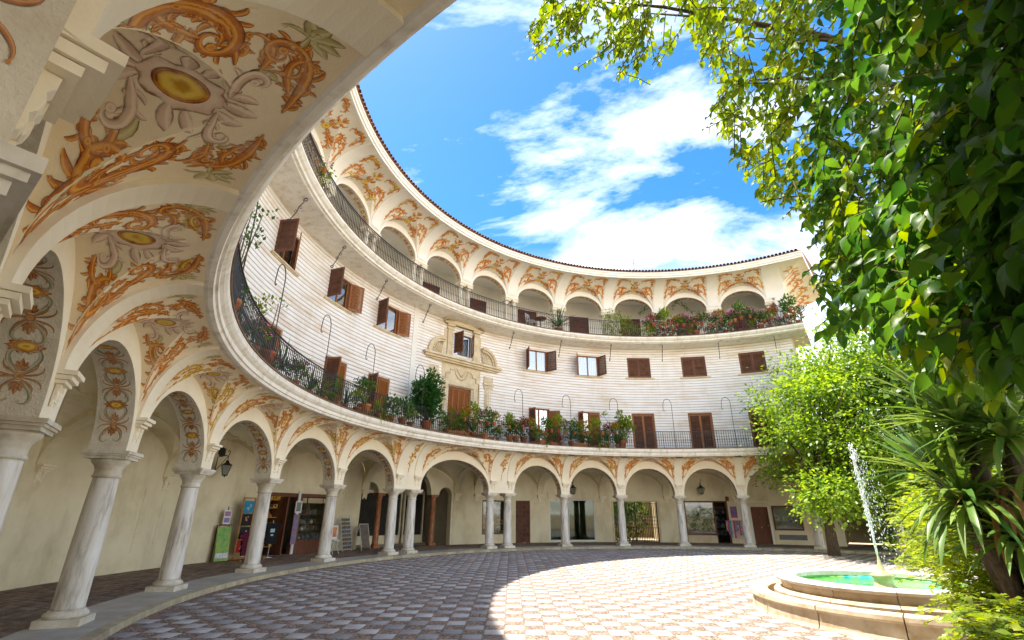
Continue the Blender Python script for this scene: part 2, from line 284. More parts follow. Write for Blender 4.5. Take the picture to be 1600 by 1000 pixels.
# ------------------------------------------------------------------ painted ornament drawn as brush strokes
JR = random.Random(21)
class Orn:
    def __init__(s): s.items = []      # (V2, F, U, mat, layer)
    def ribbon(s, pts, w, mi=0, layer=0):
        pts = np.asarray(pts, float); w = np.asarray(w, float); n = len(pts)
        d = np.gradient(pts, axis=0); d /= np.linalg.norm(d, axis=1)[:, None] + 1e-9; nn = np.stack([-d[:, 1], d[:, 0]], 1)
        V = np.stack([pts + nn * w[:, None], pts, pts - nn * w[:, None]], 1).reshape(-1, 2)
        U = np.tile([0.0, 0.5, 1.0], n); F = [(3 * i + j, 3 * i + j + 1, 3 * i + j + 4, 3 * i + j + 3) for i in range(n - 1) for j in (0, 1)]
        s.items.append((V, F, U, mi, layer))
    def path(s, x, y, h, Ln, k0, k1, pw=1.5, n=26):
        q = np.linspace(0, 1, n); k = k0 + (k1 - k0) * q ** pw; ds = Ln / (n - 1)
        hh = math.radians(h) + np.concatenate([[0], np.cumsum((k[1:] + k[:-1]) / 2 * ds)])
        X = x + np.concatenate([[0], np.cumsum(np.cos((hh[1:] + hh[:-1]) / 2) * ds)]); Y = y + np.concatenate([[0], np.cumsum(np.sin((hh[1:] + hh[:-1]) / 2) * ds)])
        return np.stack([X, Y], 1), hh
    def leaf(s, x, y, h, Ln, W, curl=0.0, mi=0, layer=0, n=6):
        p, _ = s.path(x, y, h, Ln, curl / Ln, curl * 2.2 / Ln, 1, n); q = np.linspace(0, 1, n)
        s.ribbon(p, W * np.sin(np.pi * np.clip(q * 0.86 + 0.12, 0, 1)) ** 0.8 + 0.002, mi, layer)
    def vine(s, x, y, h, Ln, k0, k1, W, nl=None, mi=0, pw=2.2, lw=1.0, layer=0):
        """an acanthus stroke: tapering stem that winds up into a volute, with lobed leaves along both edges"""
        Ln *= 1 + JR.uniform(-.07, .07); k1 *= 1 + JR.uniform(-.07, .07); h += JR.uniform(-5, 5); x += JR.uniform(-.012, .012); y += JR.uniform(-.012, .012); W *= JR.uniform(.82, 1.02)
        if mi == 0 and JR.random() < .14: mi = 1
        n = max(16, int(Ln / 0.03)); p, hh = s.path(x, y, h, Ln, k0, k1, pw, n); q = np.linspace(0, 1, n)
        wd = W * (0.10 + 1.05 * np.sin(np.pi * np.clip(q * 1.05, 0, 1)) ** 0.75) * (1 - 0.3 * q) + 0.003
        s.ribbon(p, wd, mi, layer + 1)
        e = p[-1]; s.disc(e[0], e[1], W * 0.9, W * 0.9, mi, layer + 2, 10)
        nl = int(Ln / (W * 1.75)) if nl is None else nl
        for j in range(nl):
            f = (j + 0.5) / nl; i = int((0.04 + 0.80 * f) * (n - 1)); a = math.degrees(hh[i])
            for sd in (1, -1):
                inner = (sd > 0) == (k1 > 0)
                if inner and f > 0.55: continue
                ll = W * (2.1 + 0.9 * math.sin(j * 2.1 + sd)) * (0.75 if inner else 1.0) * lw * (0.6 + 0.7 * math.sin(math.pi * min(1, f + 0.1)))
                nn = np.array([-math.sin(hh[i]), math.cos(hh[i])]) * sd * wd[i] * 0.6
                s.leaf(p[i][0] + nn[0], p[i][1] + nn[1], a + sd * (34 if (j % 2) else 58), ll, W * 0.46 * lw, sd * (0.7 if j % 3 else -0.6), mi, layer)
        return p
    def disc(s, x, y, a, b, mi=0, layer=0, n=20, wob=0.0, k=8, ph=0.0, rot=0.0):
        t = np.linspace(0, 2 * np.pi, n, endpoint=False); rr = 1 + wob * np.cos(k * t + ph) + 0.4 * wob * np.cos((2 * k - 3) * t + 1)
        X = a * rr * np.cos(t); Y = b * rr * np.sin(t); c, sn = math.cos(rot), math.sin(rot)
        ring = np.stack([x + c * X - sn * Y, y + sn * X + c * Y], 1); V = [ring]; U = [np.zeros(n)]
        for f, u in ((0.88, 0.14), (0.66, 0.3), (0.44, 0.42), (0.22, 0.47)): V.append(np.array([x, y]) + (ring - [x, y]) * f); U.append(np.full(n, u))
        V = np.concatenate(V + [[[x, y]]]); U = np.concatenate(U + [[0.5]]); F = []
        for r in range(4): F += [(r * n + i, r * n + (i + 1) % n, (r + 1) * n + (i + 1) % n, (r + 1) * n + i) for i in range(n)]
        F += [(4 * n + i, 4 * n + (i + 1) % n, 5 * n) for i in range(n)]
        s.items.append((V, F, U, mi, layer))
    def shell(s, x, y, h, size, mi=3, layer=0):
        for j, a in enumerate(np.linspace(-64, 64, 5)): s.leaf(x, y, h + a, size * (1 - 0.08 * abs(j - 2)), size * 0.19, 0.0, mi, layer, 8)
        for sd in (-1, 1): s.vine(x, y, h + sd * 130, size * 0.7, 0, sd * 26, size * 0.08, 0, mi, layer=layer)
    def mirror(s):
        for V, F, U, mi, l in list(s.items): s.items.append((V * [-1, 1], [f[::-1] for f in F], U, mi, l))
        return s
    def lay(s, mb, fn):
        """fn maps (n,2) pattern metres to surface points and normals"""
        for V, F, U, mi, l in s.items:
            p, nn = fn(V); mb.add(p + nn * (0.003 + 0.001 * l), F, mi, np.stack([U, U], 1))

def gridmap(S, x0, x1, y1):
    """bilinear look-up on a surface grid S[ix, iy, 3] covering x0..x1 by 0..y1"""
    Nn = np.cross(np.gradient(S, axis=0), np.gradient(S, axis=1)); Nn /= np.linalg.norm(Nn, axis=2)[:, :, None] + 1e-12
    ref = Nn[S.shape[0] // 2, S.shape[1] // 2]
    if ref[2] > 0: Nn = -Nn
    a, b = S.shape[:2]
    def fn(V):
        u = np.clip((V[:, 0] - x0) / (x1 - x0), 0.0, 1.0) * (a - 1); v = np.clip(V[:, 1] / y1, 0.0, 1.0) * (b - 1)
        i = np.minimum(u.astype(int), a - 2); j = np.minimum(v.astype(int), b - 2); fu = (u - i)[:, None]; fv = (v - j)[:, None]
        def il(A): return (A[i, j] * (1 - fu) * (1 - fv) + A[i + 1, j] * fu * (1 - fv) + A[i, j + 1] * (1 - fu) * fv + A[i + 1, j + 1] * fu * fv)
        n = il(Nn); n /= np.linalg.norm(n, axis=1)[:, None] + 1e-9
        return il(S), n
    return fn

def orn_lower(k):
    """one bay of the lower cove, k = half width / 1.36"""
    o = Orn()
    # garland: tail from the corbel, volute, shell, volute, tail to the crown
    o.vine(1.31 * k, 0.10, 98, 1.62, 0.25, 20, 0.046, pw=2.6)
    o.vine(1.23 * k, 0.52, 62, 0.62, 0.5, -17, 0.036, pw=1.6)
    o.vine(1.05 * k, 0.52, 118, 0.40, -1.0, 13, 0.028, pw=1.2)
    o.shell(1.10 * k, 1.22, 62, 0.22)
    o.vine(0.16, 1.36, 0, 1.25, -0.2, -21, 0.042, pw=2.6)
    o.vine(0.42 * k, 1.30, -28, 0.5, -0.5, 17, 0.032, pw=1.6)
    o.vine(0.95 * k, 1.10, 120, 0.5, 0.5, 16, 0.030, pw=1.6)
    # side scrolls of the cartouche
    o.vine(0.46, 0.86, -12, 1.75, -1.0, -13.5, 0.056, pw=1.7)
    o.vine(0.66, 0.58, -70, 0.55, 1.0, 17, 0.036, pw=1.6)
    o.vine(0.36, 0.20, -20, 0.42, 0.5, 18, 0.032, pw=1.6); o.vine(0.40, 0.34, 10, 0.3, -1, -18, 0.026, pw=1.6)
    p, _ = o.path(0.60, 0.26, -4, 0.36, 1.5, -3.5, 1); o.ribbon(p, np.linspace(0.022, 0.05, len(p)), 3, 0)
    o.vine(0.90 * k, 0.22, -34, 0.42, -0.5, 14, 0.034, pw=1.8); o.leaf(0.92 * k, 0.2, 40, 0.16, 0.035, 0.8)
    o.vine(0.98 * k, 0.42, 20, 0.40, 0.5, 14, 0.026, pw=1.6); o.vine(0.56 * k, 1.02, 10, 0.42, -0.5, -15, 0.028, pw=1.6)
    o.leaf(0.40, 0.98, 40, 0.24, 0.05, 1.0, 3); o.leaf(0.38, 0.46, -10, 0.24, 0.05, -0.9, 3)
    o.mirror()
    o.disc(0, 0.66, 0.21, 0.32, 2, 0, 48, 0.07, 8, 0.0); o.leaf(0, 0.96, 90, 0.28, 0.06, 0, 2, 0)
    for sd in (-1, 1):
        o.vine(sd * 0.10, 0.34, 90 - sd * 75, 0.62, sd * 1.0, -sd * 26, 0.042, 3, 2, layer=1, pw=1.8); o.vine(sd * 0.10, 0.97, 90 - sd * 95, 0.60, -sd * 0.5, sd * 26, 0.042, 3, 2, layer=1, pw=1.8)
        o.leaf(sd * 0.05, 0.36, -90 + sd * 28, 0.26, 0.055, sd * 0.4, 2); o.leaf(sd * 0.10, 0.95, 90 - sd * 30, 0.24, 0.05, sd * 0.5, 2); o.leaf(sd * 0.20, 0.62, 90 - sd * 90, 0.20, 0.06, 0.3, 2); o.leaf(sd * 0.20, 0.74, 90 - sd * 68, 0.20, 0.05, 0.3, 2)
    o.leaf(0, 0.34, -90, 0.28, 0.06, 0, 2, 1)
    o.disc(0, 0.65, 0.14, 0.205, 0, 2, 28); o.disc(0, 0.65, 0.118, 0.178, 1, 3, 28)
    return o
def orn_upper(k):
    o = Orn()
    o.vine(1.16 * k, 0.22, 92, 1.0, 0.2, 17, 0.050, pw=2); o.vine(1.10 * k, 0.86, 100, 0.62, 0.8, -15, 0.046, pw=1.8); o.vine(0.56 * k, 1.28, 10, 0.85, -0.2, -16, 0.046, pw=2); o.vine(0.70 * k, 1.2, 160, 0.5, 0.5, 15, 0.040, pw=1.6); o.leaf(1.0 * k, 1.18, 70, 0.22, 0.055, 0, 1)
    o.vine(0.06, 0.40, -25, 1.3, 1.0, 13, 0.058, pw=1.8); o.vine(0.30, 0.26, 10, 0.75, -0.5, -15, 0.046, pw=1.8); o.vine(0.52, 0.60, 40, 0.5, 0.5, -14, 0.042, pw=1.5); o.leaf(0.1, 0.56, 50, 0.24, 0.055, 0.6); o.vine(0.66, 0.30, 20, 0.42, 0.5, -14, 0.04)
    o.vine(0.03, 0.86, 20, 0.32, -1, 18, 0.03); o.leaf(0.0, 0.86, 10, 0.18, 0.045, -0.5)
    o.mirror(); o.disc(0, 0.40, 0.14, 0.14, 1, 3, 18, 0.12, 6); o.disc(0, 0.62, 0.085, 0.12, 0, 3, 14, 0.15, 5); o.disc(0, 0.84, 0.065, 0.10, 1, 3, 14, 0.15, 5)
    for a in (55, 90, 125): o.leaf(0, 0.95, a, 0.24, 0.045, 0)
    return o
def orn_intrados(Ls):
    """strip along the arch soffit, x across (-0.25..0.25), y from the springing"""
    o = Orn(); half = Ls / 2; y = 0.34; i = 0
    while y < half + 0.05:
        for yy in ({y, Ls - y} if abs(y - half) > 0.12 else {half}):
            if i % 2 == 0:
                for sx in (-1, 1):
                    for sy in (-1, 1):
                        o.vine(sx * 0.012, yy + sy * 0.02, 90 * sy - sx * sy * 42, 0.37, 0.0, sx * sy * 34, 0.019, 0, 4, 2.4)
                        for q in (0, 1): o.vine(sx * 0.02, yy + sy * (0.012 + .02 * q), (0 if sx > 0 else 180) + sx * sy * (8 + 26 * q), 0.23 - .04 * q, 0, sx * sy * 22, 0.008, 0, 5, 2, layer=1)
                for sy in (-1, 1):
                    for a in (-50, -25, 0, 25, 50): o.leaf(0, yy + sy * 0.06, sy * (90 + a), 0.13 - abs(a) * 0.001, 0.02, 0, 5, 1)
                o.disc(0, yy, 0.042, 0.042, 5, 4, 14, 0.1, 6)
            else:
                o.disc(0, yy, 0.15, 0.075, 5, 0, 40, 0.13, 10); o.disc(0, yy, 0.105, 0.052, 0, 2, 20); o.disc(0, yy, 0.082, 0.038, 1, 3, 18)
        y += 0.315; i += 1
    return o
def orn_bouquet():
    o = Orn()
    for i in range(46):
        y = 0.35 + 0.8 * random.random(); wd = 0.16 * math.sin(math.pi * (y - 0.3) / 1.0) ** 0.8; x = random.uniform(-wd, wd)
        if i % 3: o.leaf(x, y, random.uniform(0, 360), 0.13, 0.028, random.uniform(-1, 1), random.choice([0, 5, 1]), i % 3)
        else: o.disc(x, y, 0.045, 0.045, random.choice([1, 0]), 3, 10, 0.1, 5)
    o.vine(0, 0.36, -95, 0.5, 0, 2, 0.015, 4); o.vine(0, 1.1, 85, 0.35, 0, 3, 0.02, 4, 3)
    return o

# ================================================================== GROUND
g = MB(); g.add([(-400, -400, -0.03), (400, -400, -0.03), (400, 400, -0.03), (-400, 400, -0.03)], [(0, 1, 2, 3)])
m_ground = mat('packed_sand', (0.52, 0.41, 0.26), (0.40, 0.30, 0.18), 0.6, 0.95, 0.2, 10)
struct(g.build('ground', m_ground))
KR = 14.22
g = MB(); th = np.linspace(-180, 180, 121); V = np.concatenate([PA(th[:-1], KR, 0.0), [[CX, CY, 0.0]]]); g.add(V, [((i + 1) % 120, i, 120) for i in range(120)])
paving = struct(g.build('plaza_paving', m_peb))
CELL = 0.31
def slab_np(cx, cy, dz):
    n = len(cx); h = CELL / 2 - 0.006; b = 0.012
    T = np.array([(-h, -h, -.01), (h, -h, -.01), (h, h, -.01), (-h, h, -.01), (-h + b, -h + b, .006), (h - b, -h + b, .006), (h - b, h - b, .006), (-h + b, h - b, .006)])
    F = np.array([(4, 5, 6, 7), (0, 1, 5, 4), (1, 2, 6, 5), (2, 3, 7, 6), (3, 0, 4, 7)])
    V = T[None] + np.stack([cx, cy, dz], 1)[:, None, :]
    return V.reshape(-1, 3), (F[None] + (np.arange(n) * 8)[:, None, None]).reshape(-1, 4)
cells = []
for i in range(-60, 90):
    for j in range(-40, 90):
        if (i + j) % 2: continue
        x, y = i * CELL + 0.07, j * CELL + 0.08
        if math.hypot(x - CX, y - CY) > KR - 0.16 or y < 1.0: continue
        if abs(x) > 1.18 * y + 1.0: continue
        if math.hypot(x - 7.16, y - 9.95) < 2.6: continue
        cells.append((x, y))
cells.sort(key=lambda c: c[0] ** 2 + c[1] ** 2)
vis = [c for c in cells if c[1] > 4.6]; near, far = vis[:290], vis[290:] + [c for c in cells if c[1] <= 4.6]
Vs, Fs = slab_np(np.zeros(1), np.zeros(1), np.zeros(1)); slab_me = npmesh('paving_slab', Vs, Fs, m_slab)
for c in near:
    o = ob('paving_slab', slab_me, paving, (c[0], c[1], random.uniform(-.002, .004))); o.rotation_euler = (random.uniform(-.006, .006), random.uniform(-.006, .006), random.uniform(-.02, .02))
fa = np.array(far); Vs, Fs = slab_np(fa[:, 0] + rng.uniform(-.004, .004, len(fa)), fa[:, 1] + rng.uniform(-.004, .004, len(fa)), rng.uniform(-.002, .003, len(fa)))
ob('slab_field', npmesh('slab_field', Vs, Fs, m_slab), paving)['kind'] = 'stuff'

# arcade walk: marble band with kerb stones, herringbone brick behind
walk = MB(); walk.lathe([(14.26, 0.0), (14.26, 0.088), (19.0, 0.088), (19.0, 0.0)], np.linspace(-165, 50, 90), closed=True)
walk = struct(walk.build('arcade_walk', m_grout))
nk = 0
for i in range(94):
    t0 = -132 + i * 1.94; m = MB(); m.pbox(t0 + .03, t0 + 1.91, 14.20, 14.38, -0.02, 0.100, n=2); o = m.build('kerb_stone', m_kerb, walk)
for i in range(74):
    t0 = -132 + i * 2.46; m = MB(); m.pbox(t0 + .012, t0 + 2.448, 14.385, 15.32, 0.08, 0.097, n=2); o = m.build('walk_slab', m_band, walk)
bw, bl = 0.115, 0.235; br = []
th0, th1 = -128, 33
rr = 15.34; row = 0
while rr < 18.2:
    nb = int(abs(th1 - th0) * math.pi / 180 * rr / bl)
    for k in range(nb):
        t = th0 + (k + (0.5 if row % 2 else 0)) * bl / rr * 180 / math.pi; br.append((t, rr + bw / 2))
    rr += bw; row += 1
br = np.array(br)
def brick_np(a):
    h, q = bl / 2 - .005, bw / 2 - .005; T = np.array([(-h, -q, -.02), (h, -q, -.02), (h, q, -.02), (-h, q, -.02), (-h + .006, -q + .006, 0), (h - .006, -q + .006, 0), (h - .006, q - .006, 0), (-h + .006, q - .006, 0)])
    F = np.array([(4, 5, 6, 7), (0, 1, 5, 4), (1, 2, 6, 5), (2, 3, 7, 6), (3, 0, 4, 7)])
    t = np.radians(a[:, 0]); c, s = np.cos(t), np.sin(t); n = len(a)
    X = CX + a[:, 1:2] * s[:, None] + T[None, :, 0] * c[:, None] + T[None, :, 1] * s[:, None]
    Y = CY + a[:, 1:2] * c[:, None] - T[None, :, 0] * s[:, None] + T[None, :, 1] * c[:, None]
    Z = 0.099 + T[None, :, 2] + rng.uniform(-.003, .003, (n, 1))
    return np.stack([X, Y, Z], 2).reshape(-1, 3), (F[None] + (np.arange(n) * 8)[:, None, None]).reshape(-1, 4)
d = np.hypot(CX + br[:, 1] * np.sin(np.radians(br[:, 0])), CY + br[:, 1] * np.cos(np.radians(br[:, 0])))
vis = br[:, 0] > -112; idx = np.argsort(np.where(vis, d, 1e9)); nearb = br[idx[:280]]; farb = br[idx[280:]]
T1 = np.array([[0.0, 0.0]]); 
_h, _q = bl / 2 - .005, bw / 2 - .005
bm_ = MB(); bm_.add([(-_h, -_q, -.02), (_h, -_q, -.02), (_h, _q, -.02), (-_h, _q, -.02), (-_h + .006, -_q + .006, 0), (_h - .006, -_q + .006, 0), (_h - .006, _q - .006, 0), (-_h + .006, _q - .006, 0)], [(4, 5, 6, 7), (0, 1, 5, 4), (1, 2, 6, 5), (2, 3, 7, 6), (3, 0, 4, 7)])
brick_me = bm_.mesh('brick', m_brick)
for t, r in nearb: ob('brick', brick_me, walk, P(t, r, 0.099 + random.uniform(-.003, .003)), -R_(t))
Vs, Fs = brick_np(farb); ob('brick_field', npmesh('brick_field', Vs, Fs, m_brick), walk)['kind'] = 'stuff'

# ================================================================== THE CURVED BUILDING
B = thing('curved_building', 'curved white arcaded apartment building with painted coves wrapping round the plaza', 'building', (CX, CY, 0))
B.location = (0, 0, 0)
def Rc(t): return 14.95
TH = [-154.5, -142.0, -131.3, -121.0, -108.5, -95.2, -82.1, -69.2, -56.5, -52.5, -35.4, -31.5, -19.1, -6.9, 5.3, 17.5, 29.5, 41.9]
PAIRS = {(-56.5, -52.5), (-35.4, -31.5)}
ZS, RISE = 2.62, 1.31
REND, ZC0, ZC1 = 13.74, 3.10, 4.44

# --- columns
cb = MB(); cb.box((0, 0, 0.05), (0.56, 0.56, 0.10)); cb.rev([(0.25, 0.10), (0.268, 0.115), (0.275, 0.14), (0.262, 0.165), (0.235, 0.175), (0.235, 0.185), (0.222, 0.20)], n=28)
base_me = cb.mesh('base', m_marblep)
cs = MB(); cs.rev([(0.208, 0.20), (0.202, 0.24), (0.201, 0.6), (0.196, 1.1), (0.186, 1.6), (0.174, 2.0), (0.172, 2.04)], n=32); shaft_me = cs.mesh('shaft', m_marble)
cc = MB(); cc.rev([(0.172, 2.04), (0.196, 2.05), (0.198, 2.075), (0.182, 2.09), (0.18, 2.17), (0.192, 2.185), (0.192, 2.20), (0.215, 2.235), (0.245, 2.27), (0.258, 2.30), (0.258, 2.325)], n=32)
cap_me = cc.mesh('capital', m_marblep)
ca = MB(); ca.box((0, 0, 2.3475), (0.56, 0.56, 0.045)); ca.box((0, 0, 2.385), (0.61, 0.61, 0.03)); ca.box((0, 0, 2.425), (0.65, 0.65, 0.05))
abacus_me = ca.mesh('abacus', m_marblep)
COLZ = 0.095
for i, t in enumerate(TH):
    o = ob('column', shaft_me, B, P(t, Rc(t), COLZ), -R_(t))
    for nm, me in (('base', base_me), ('capital', cap_me), ('abacus', abacus_me)): ob(nm, me, o)
    o.rotation_euler.z += 0

def arch_geo(tl, tr, rf, rb, zb, zs, a, b, ae, be, ztop_min, zback, mats, name, cut=0.0, ph=0.0):
    """one bay of wall with an arched opening: front face up to the extrados, soffit, back face"""
    tm = (tl + tr) / 2; hsp = math.radians(tr - tl) / 2 * rf; k = 180 / math.pi / rf
    fi = np.linspace(0, math.pi, 41); xa = -a * np.cos(fi); za = zs + b * np.sin(fi)
    xs = np.concatenate([[-hsp, -ae], xa, [ae, hsp]]); zl = np.concatenate([[zb, zb], za, [zb, zb]])
    m = MB()
    def ext(x): return max(zs + be * math.sqrt(max(0, 1 - (x / ae) ** 2)), ztop_min)
    # front: pier sides below the springing then the face above
    for s in (-1, 1):
        V = PA(tm + np.array([s * hsp, s * a, s * a, s * hsp]) * k, rf, [zb, zb, zs, zs]); m.add(V, [(0, 1, 2, 3)])
    xf = np.concatenate([[-hsp], np.linspace(-hsp, -a, 4)[1:-1], xa, np.linspace(a, hsp, 4)[1:-1], [hsp]]); zf = np.array([zs if abs(x) >= a else zs + b * math.sqrt(max(0, 1 - (x / a) ** 2)) for x in xf]); zt = np.array([ext(x) for x in xf])
    n = len(xf); V = np.concatenate([PA(tm + xf * k, rf, zf), PA(tm + xf * k, rf, zt)]); m.add(V, [(i, i + 1, n + i + 1, n + i) for i in range(n - 1)])
    # back
    zfb = np.concatenate([[zb], zf[1:-1], [zb]]); V = np.concatenate([PA(tm + xf * k, rb, np.where(np.abs(xf) >= a, zb, zf)), PA(tm + xf * k, rb, zback)]); m.add(V, [(i, n + i, n + i + 1, i + 1) for i in range(n - 1)])
    # top closing strip
    V = np.concatenate([PA(tm + xf * k, rf, zt), PA(tm + xf * k, rb, zback)]); m.add(V, [(i, i + 1, n + i + 1, n + i) for i in range(n - 1)])
    # soffit and jambs
    X = np.concatenate([[-a], xa, [a]]); Z = np.concatenate([[zb], za, [zb]]); n = len(X)
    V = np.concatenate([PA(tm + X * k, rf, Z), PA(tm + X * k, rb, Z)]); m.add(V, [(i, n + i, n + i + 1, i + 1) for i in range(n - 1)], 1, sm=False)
    for s in (-1, 1):   # underside of the pier
        V = np.concatenate([PA(tm + np.array([s * hsp, s * a]) * k, rf, zb), PA(tm + np.array([s * hsp, s * a]) * k, rb, zb)]); m.add(V, [(0, 1, 3, 2)])
    return m

def cove_bay(tl, tr, rf, rend, zc0, zc1, zs, ae, be, ribw, zl1, nx=44):
    """lunette and cove of a bay; returns meshes and the look-up grid for its paintings"""
    tm = (tl + tr) / 2; hp = math.radians(tr - tl) / 2 * rf - ribw; k = 180 / math.pi / rf; A = rf - rend; Bv = zc1 - zc0
    be2 = zl1 - zs
    def zcove(r): return zc0 + Bv * np.sqrt(np.clip(1 - ((r - rend) / A) ** 2, 0, 1))
    def zlun(x, r): return zs + (be + (be2 - be) * (rf - r) / A) * math.sqrt(max(0, 1 - (x / ae) ** 2))
    xs = -hp * np.cos(np.linspace(0, math.pi, nx + 1)) * 0.35 + np.linspace(-hp, hp, nx + 1) * 0.65
    lun, cov, S = [], [], []
    for x in xs:
        rs = np.linspace(rf, rend, 400); dl = np.array([zlun(x, r) for r in rs]) - zcove(rs)
        w_ = np.where(dl <= 0)[0]; rg = rs[w_[0]] if len(w_) else rend
        r1 = np.linspace(rf, rg, 9); lun.append(PA(tm + x * k, r1, np.array([max(zlun(x, r), zc0) for r in r1])))
        ph0 = math.acos(min(1, max(0, (rg - rend) / A))); ph = np.linspace(ph0, math.pi / 2, 25); r2 = rend + A * np.cos(ph); cov.append(PA(tm + x * k, r2, zc0 + Bv * np.sin(ph)))
        full = np.concatenate([lun[-1], cov[-1][1:]]); sg = np.concatenate([[0], np.cumsum(np.linalg.norm(np.diff(full, axis=0), axis=1))]); q = np.linspace(0, sg[-1], 41)
        S.append(np.stack([np.interp(q, sg, full[:, c]) for c in range(3)], 1))
    mb = MB()
    for G in (lun, cov):
        G = np.array(G); a, b = G.shape[:2]
        mb.add(G.reshape(-1, 3), [(i * b + j, i * b + j + 1, (i + 1) * b + j + 1, (i + 1) * b + j) for i in range(a - 1) for j in range(b - 1)], 0, sm=True)
    # even out the grid in x
    S = np.array(S); row = S[:, 12]; al = np.concatenate([[0], np.cumsum(np.linalg.norm(np.diff(row, axis=0), axis=1))]); xe = .4 * np.linspace(-hp, hp, 65) + .6 * np.interp(np.linspace(0, al[-1], 65), al, xs); Se = np.zeros((65,) + S.shape[1:])
    for j in range(S.shape[1]):
        for c in range(3): Se[:, j, c] = np.interp(xe, xs, S[:, j, c])
    return mb, Se, hp
def rib_geo(t, rf, rend, zc0, zc1, half, off=0.05, n=18):
    ph = np.linspace(0, math.pi / 2, n); A = rf - rend; Bv = zc1 - zc0; nr = np.cos(ph) / A; nz = np.sin(ph) / Bv; l = np.hypot(nr, nz)
    r0 = rend + A * np.cos(ph); z0 = zc0 + Bv * np.sin(ph); r1 = r0 - off * nr / l; z1 = z0 - off * nz / l; r0, r1 = np.concatenate([r0[:1], r0]), np.concatenate([r1[:1], r1]); z0, z1 = np.concatenate([z0[:1] - .05, z0]), np.concatenate([z1[:1] - .05, z1]); n += 1; dt = half / rf * 180 / math.pi
    m = MB(); rows = [PA(t - dt, r0 + .02, z0 + .02), PA(t - dt, r1, z1), PA(t + dt, r1, z1), PA(t + dt, r0 + .02, z0 + .02)]
    V = np.concatenate(rows)
    for j in range(3): m.add(np.concatenate([rows[j], rows[j + 1]]), [(i, i + 1, n + i + 1, n + i) for i in range(n - 1)], 0, sm=False)
    return m
m_ribdark = m_rib
# --- corbel (shared)
def corbel_mesh(wd, sc_=1.0):
    m = MB(); y = 0.0
    for z0, z1, d_, w_ in ((-0.05, 0.0, 0.17, 0), (-0.105, -0.055, 0.13, -.03), (-0.15, -0.11, 0.085, -.06)):
        m.box2((-wd / 2 - w_ / 2, -d_, z0), (wd / 2 + w_ / 2, 0.04, z1))
    # little scrolled drop under the mouldings
    prof = [(0.0, -0.15), (0.05, -0.155), (0.048, -0.20), (0.03, -0.225), (0.038, -0.26), (0.03, -0.30), (0.014, -0.32), (0.02, -0.35), (0.012, -0.385), (0.0, -0.395)]
    for s in (-1, 1):
        V = [(x, -d_, z) for x in (s * wd * 0.30, s * wd * 0.12) for d_, z in prof]; n = len(prof)
        m.add(V, [(i, i + 1, n + i + 1, n + i) for i in range(n - 1)]); m.add([(s * wd * 0.30, -d_, z) for d_, z in prof], [tuple(range(n))]); m.add([(s * wd * 0.12, -d_, z) for d_, z in prof], [tuple(range(n))])
    m.box2((-wd * 0.12, -0.02, -0.34), (wd * 0.12, 0.02, -0.15))
    return m.mesh('corbel', m_rib)
corb_me = corbel_mesh(0.40)
# --- lower arcade bays
for i in range(len(TH) - 1):
    tl, tr = TH[i], TH[i + 1]; tm = (tl + tr) / 2; rc = Rc(tm); rf, rb = rc - 0.24, rc + 0.27
    hsp = math.radians(tr - tl) / 2 * rf
    if (tl, tr) in PAIRS:
        m = MB(); m.pbox(tl, tr, rf, rb, 2.54, ZC0, n=3); m.build('pier', m_rib, B)
        hw = math.radians(tr - tl) / 2 * rf - 0.2
        r_ = rib_geo(tm, rf, REND, ZC0, ZC1, hw + .03, 0.012); pn = r_.build('cove_panel', m_rib, B)
        ph = np.linspace(0, math.pi / 2, 40); A = rf - REND; S = np.array([PA(tm + x / rf * 57.2958, REND + A * np.cos(ph) - .012, ZC0 + (ZC1 - ZC0) * np.sin(ph) - .012) for x in np.linspace(-.3, .3, 9)])
        mo = MB(); orn_bouquet().lay(mo, gridmap(S, -.3, .3, 1.5)); mo.build('painted_bouquet', PAINT, pn)['kind'] = 'stuff'
        continue
    a = hsp - 0.24; ae = a + 0.09; be = RISE + 0.38
    m = arch_geo(tl, tr, rf, rb, 2.54, ZS, a, RISE, ae, be, ZC0, 4.6, None, 'arch')
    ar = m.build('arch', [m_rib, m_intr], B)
    # painted soffit
    fi = np.linspace(0, math.pi, 61); X = -a * np.cos(fi); Z = ZS + RISE * np.sin(fi); sg = np.concatenate([[0], np.cumsum(np.hypot(np.diff(X), np.diff(Z)))]); q = np.linspace(0, sg[-1], 81)
    Xq = np.interp(q, sg, X); Zq = np.interp(q, sg, Z); S = np.array([PA(tm + Xq / rf * 57.2958, r_, Zq) for r_ in np.linspace(rf, rb, 7)])
    mo = MB(); orn_intrados(sg[-1]).lay(mo, gridmap(S, -0.255, 0.255, sg[-1])); mo.build('painted_soffit', PAINT, ar)['kind'] = 'stuff'
    m, S, hp = cove_bay(tl, tr, rf, REND, ZC0, ZC1, ZS, ae, be, 0.2, 4.43); pn = m.build('cove_panel', m_cream, B)
    mo = MB(); orn_lower(hp / 1.36).lay(mo, gridmap(S, -hp, hp, 1.5)); mo.build('painted_ornament', PAINT, pn)['kind'] = 'stuff'
for t in TH:
    rc = Rc(t); rf = rc - 0.24
    rib_geo(t, rf, REND, ZC0, ZC1, 0.2).build('rib', m_rib, B)
    ob('corbel', corb_me, B, P(t, rf, ZC0), -R_(t))

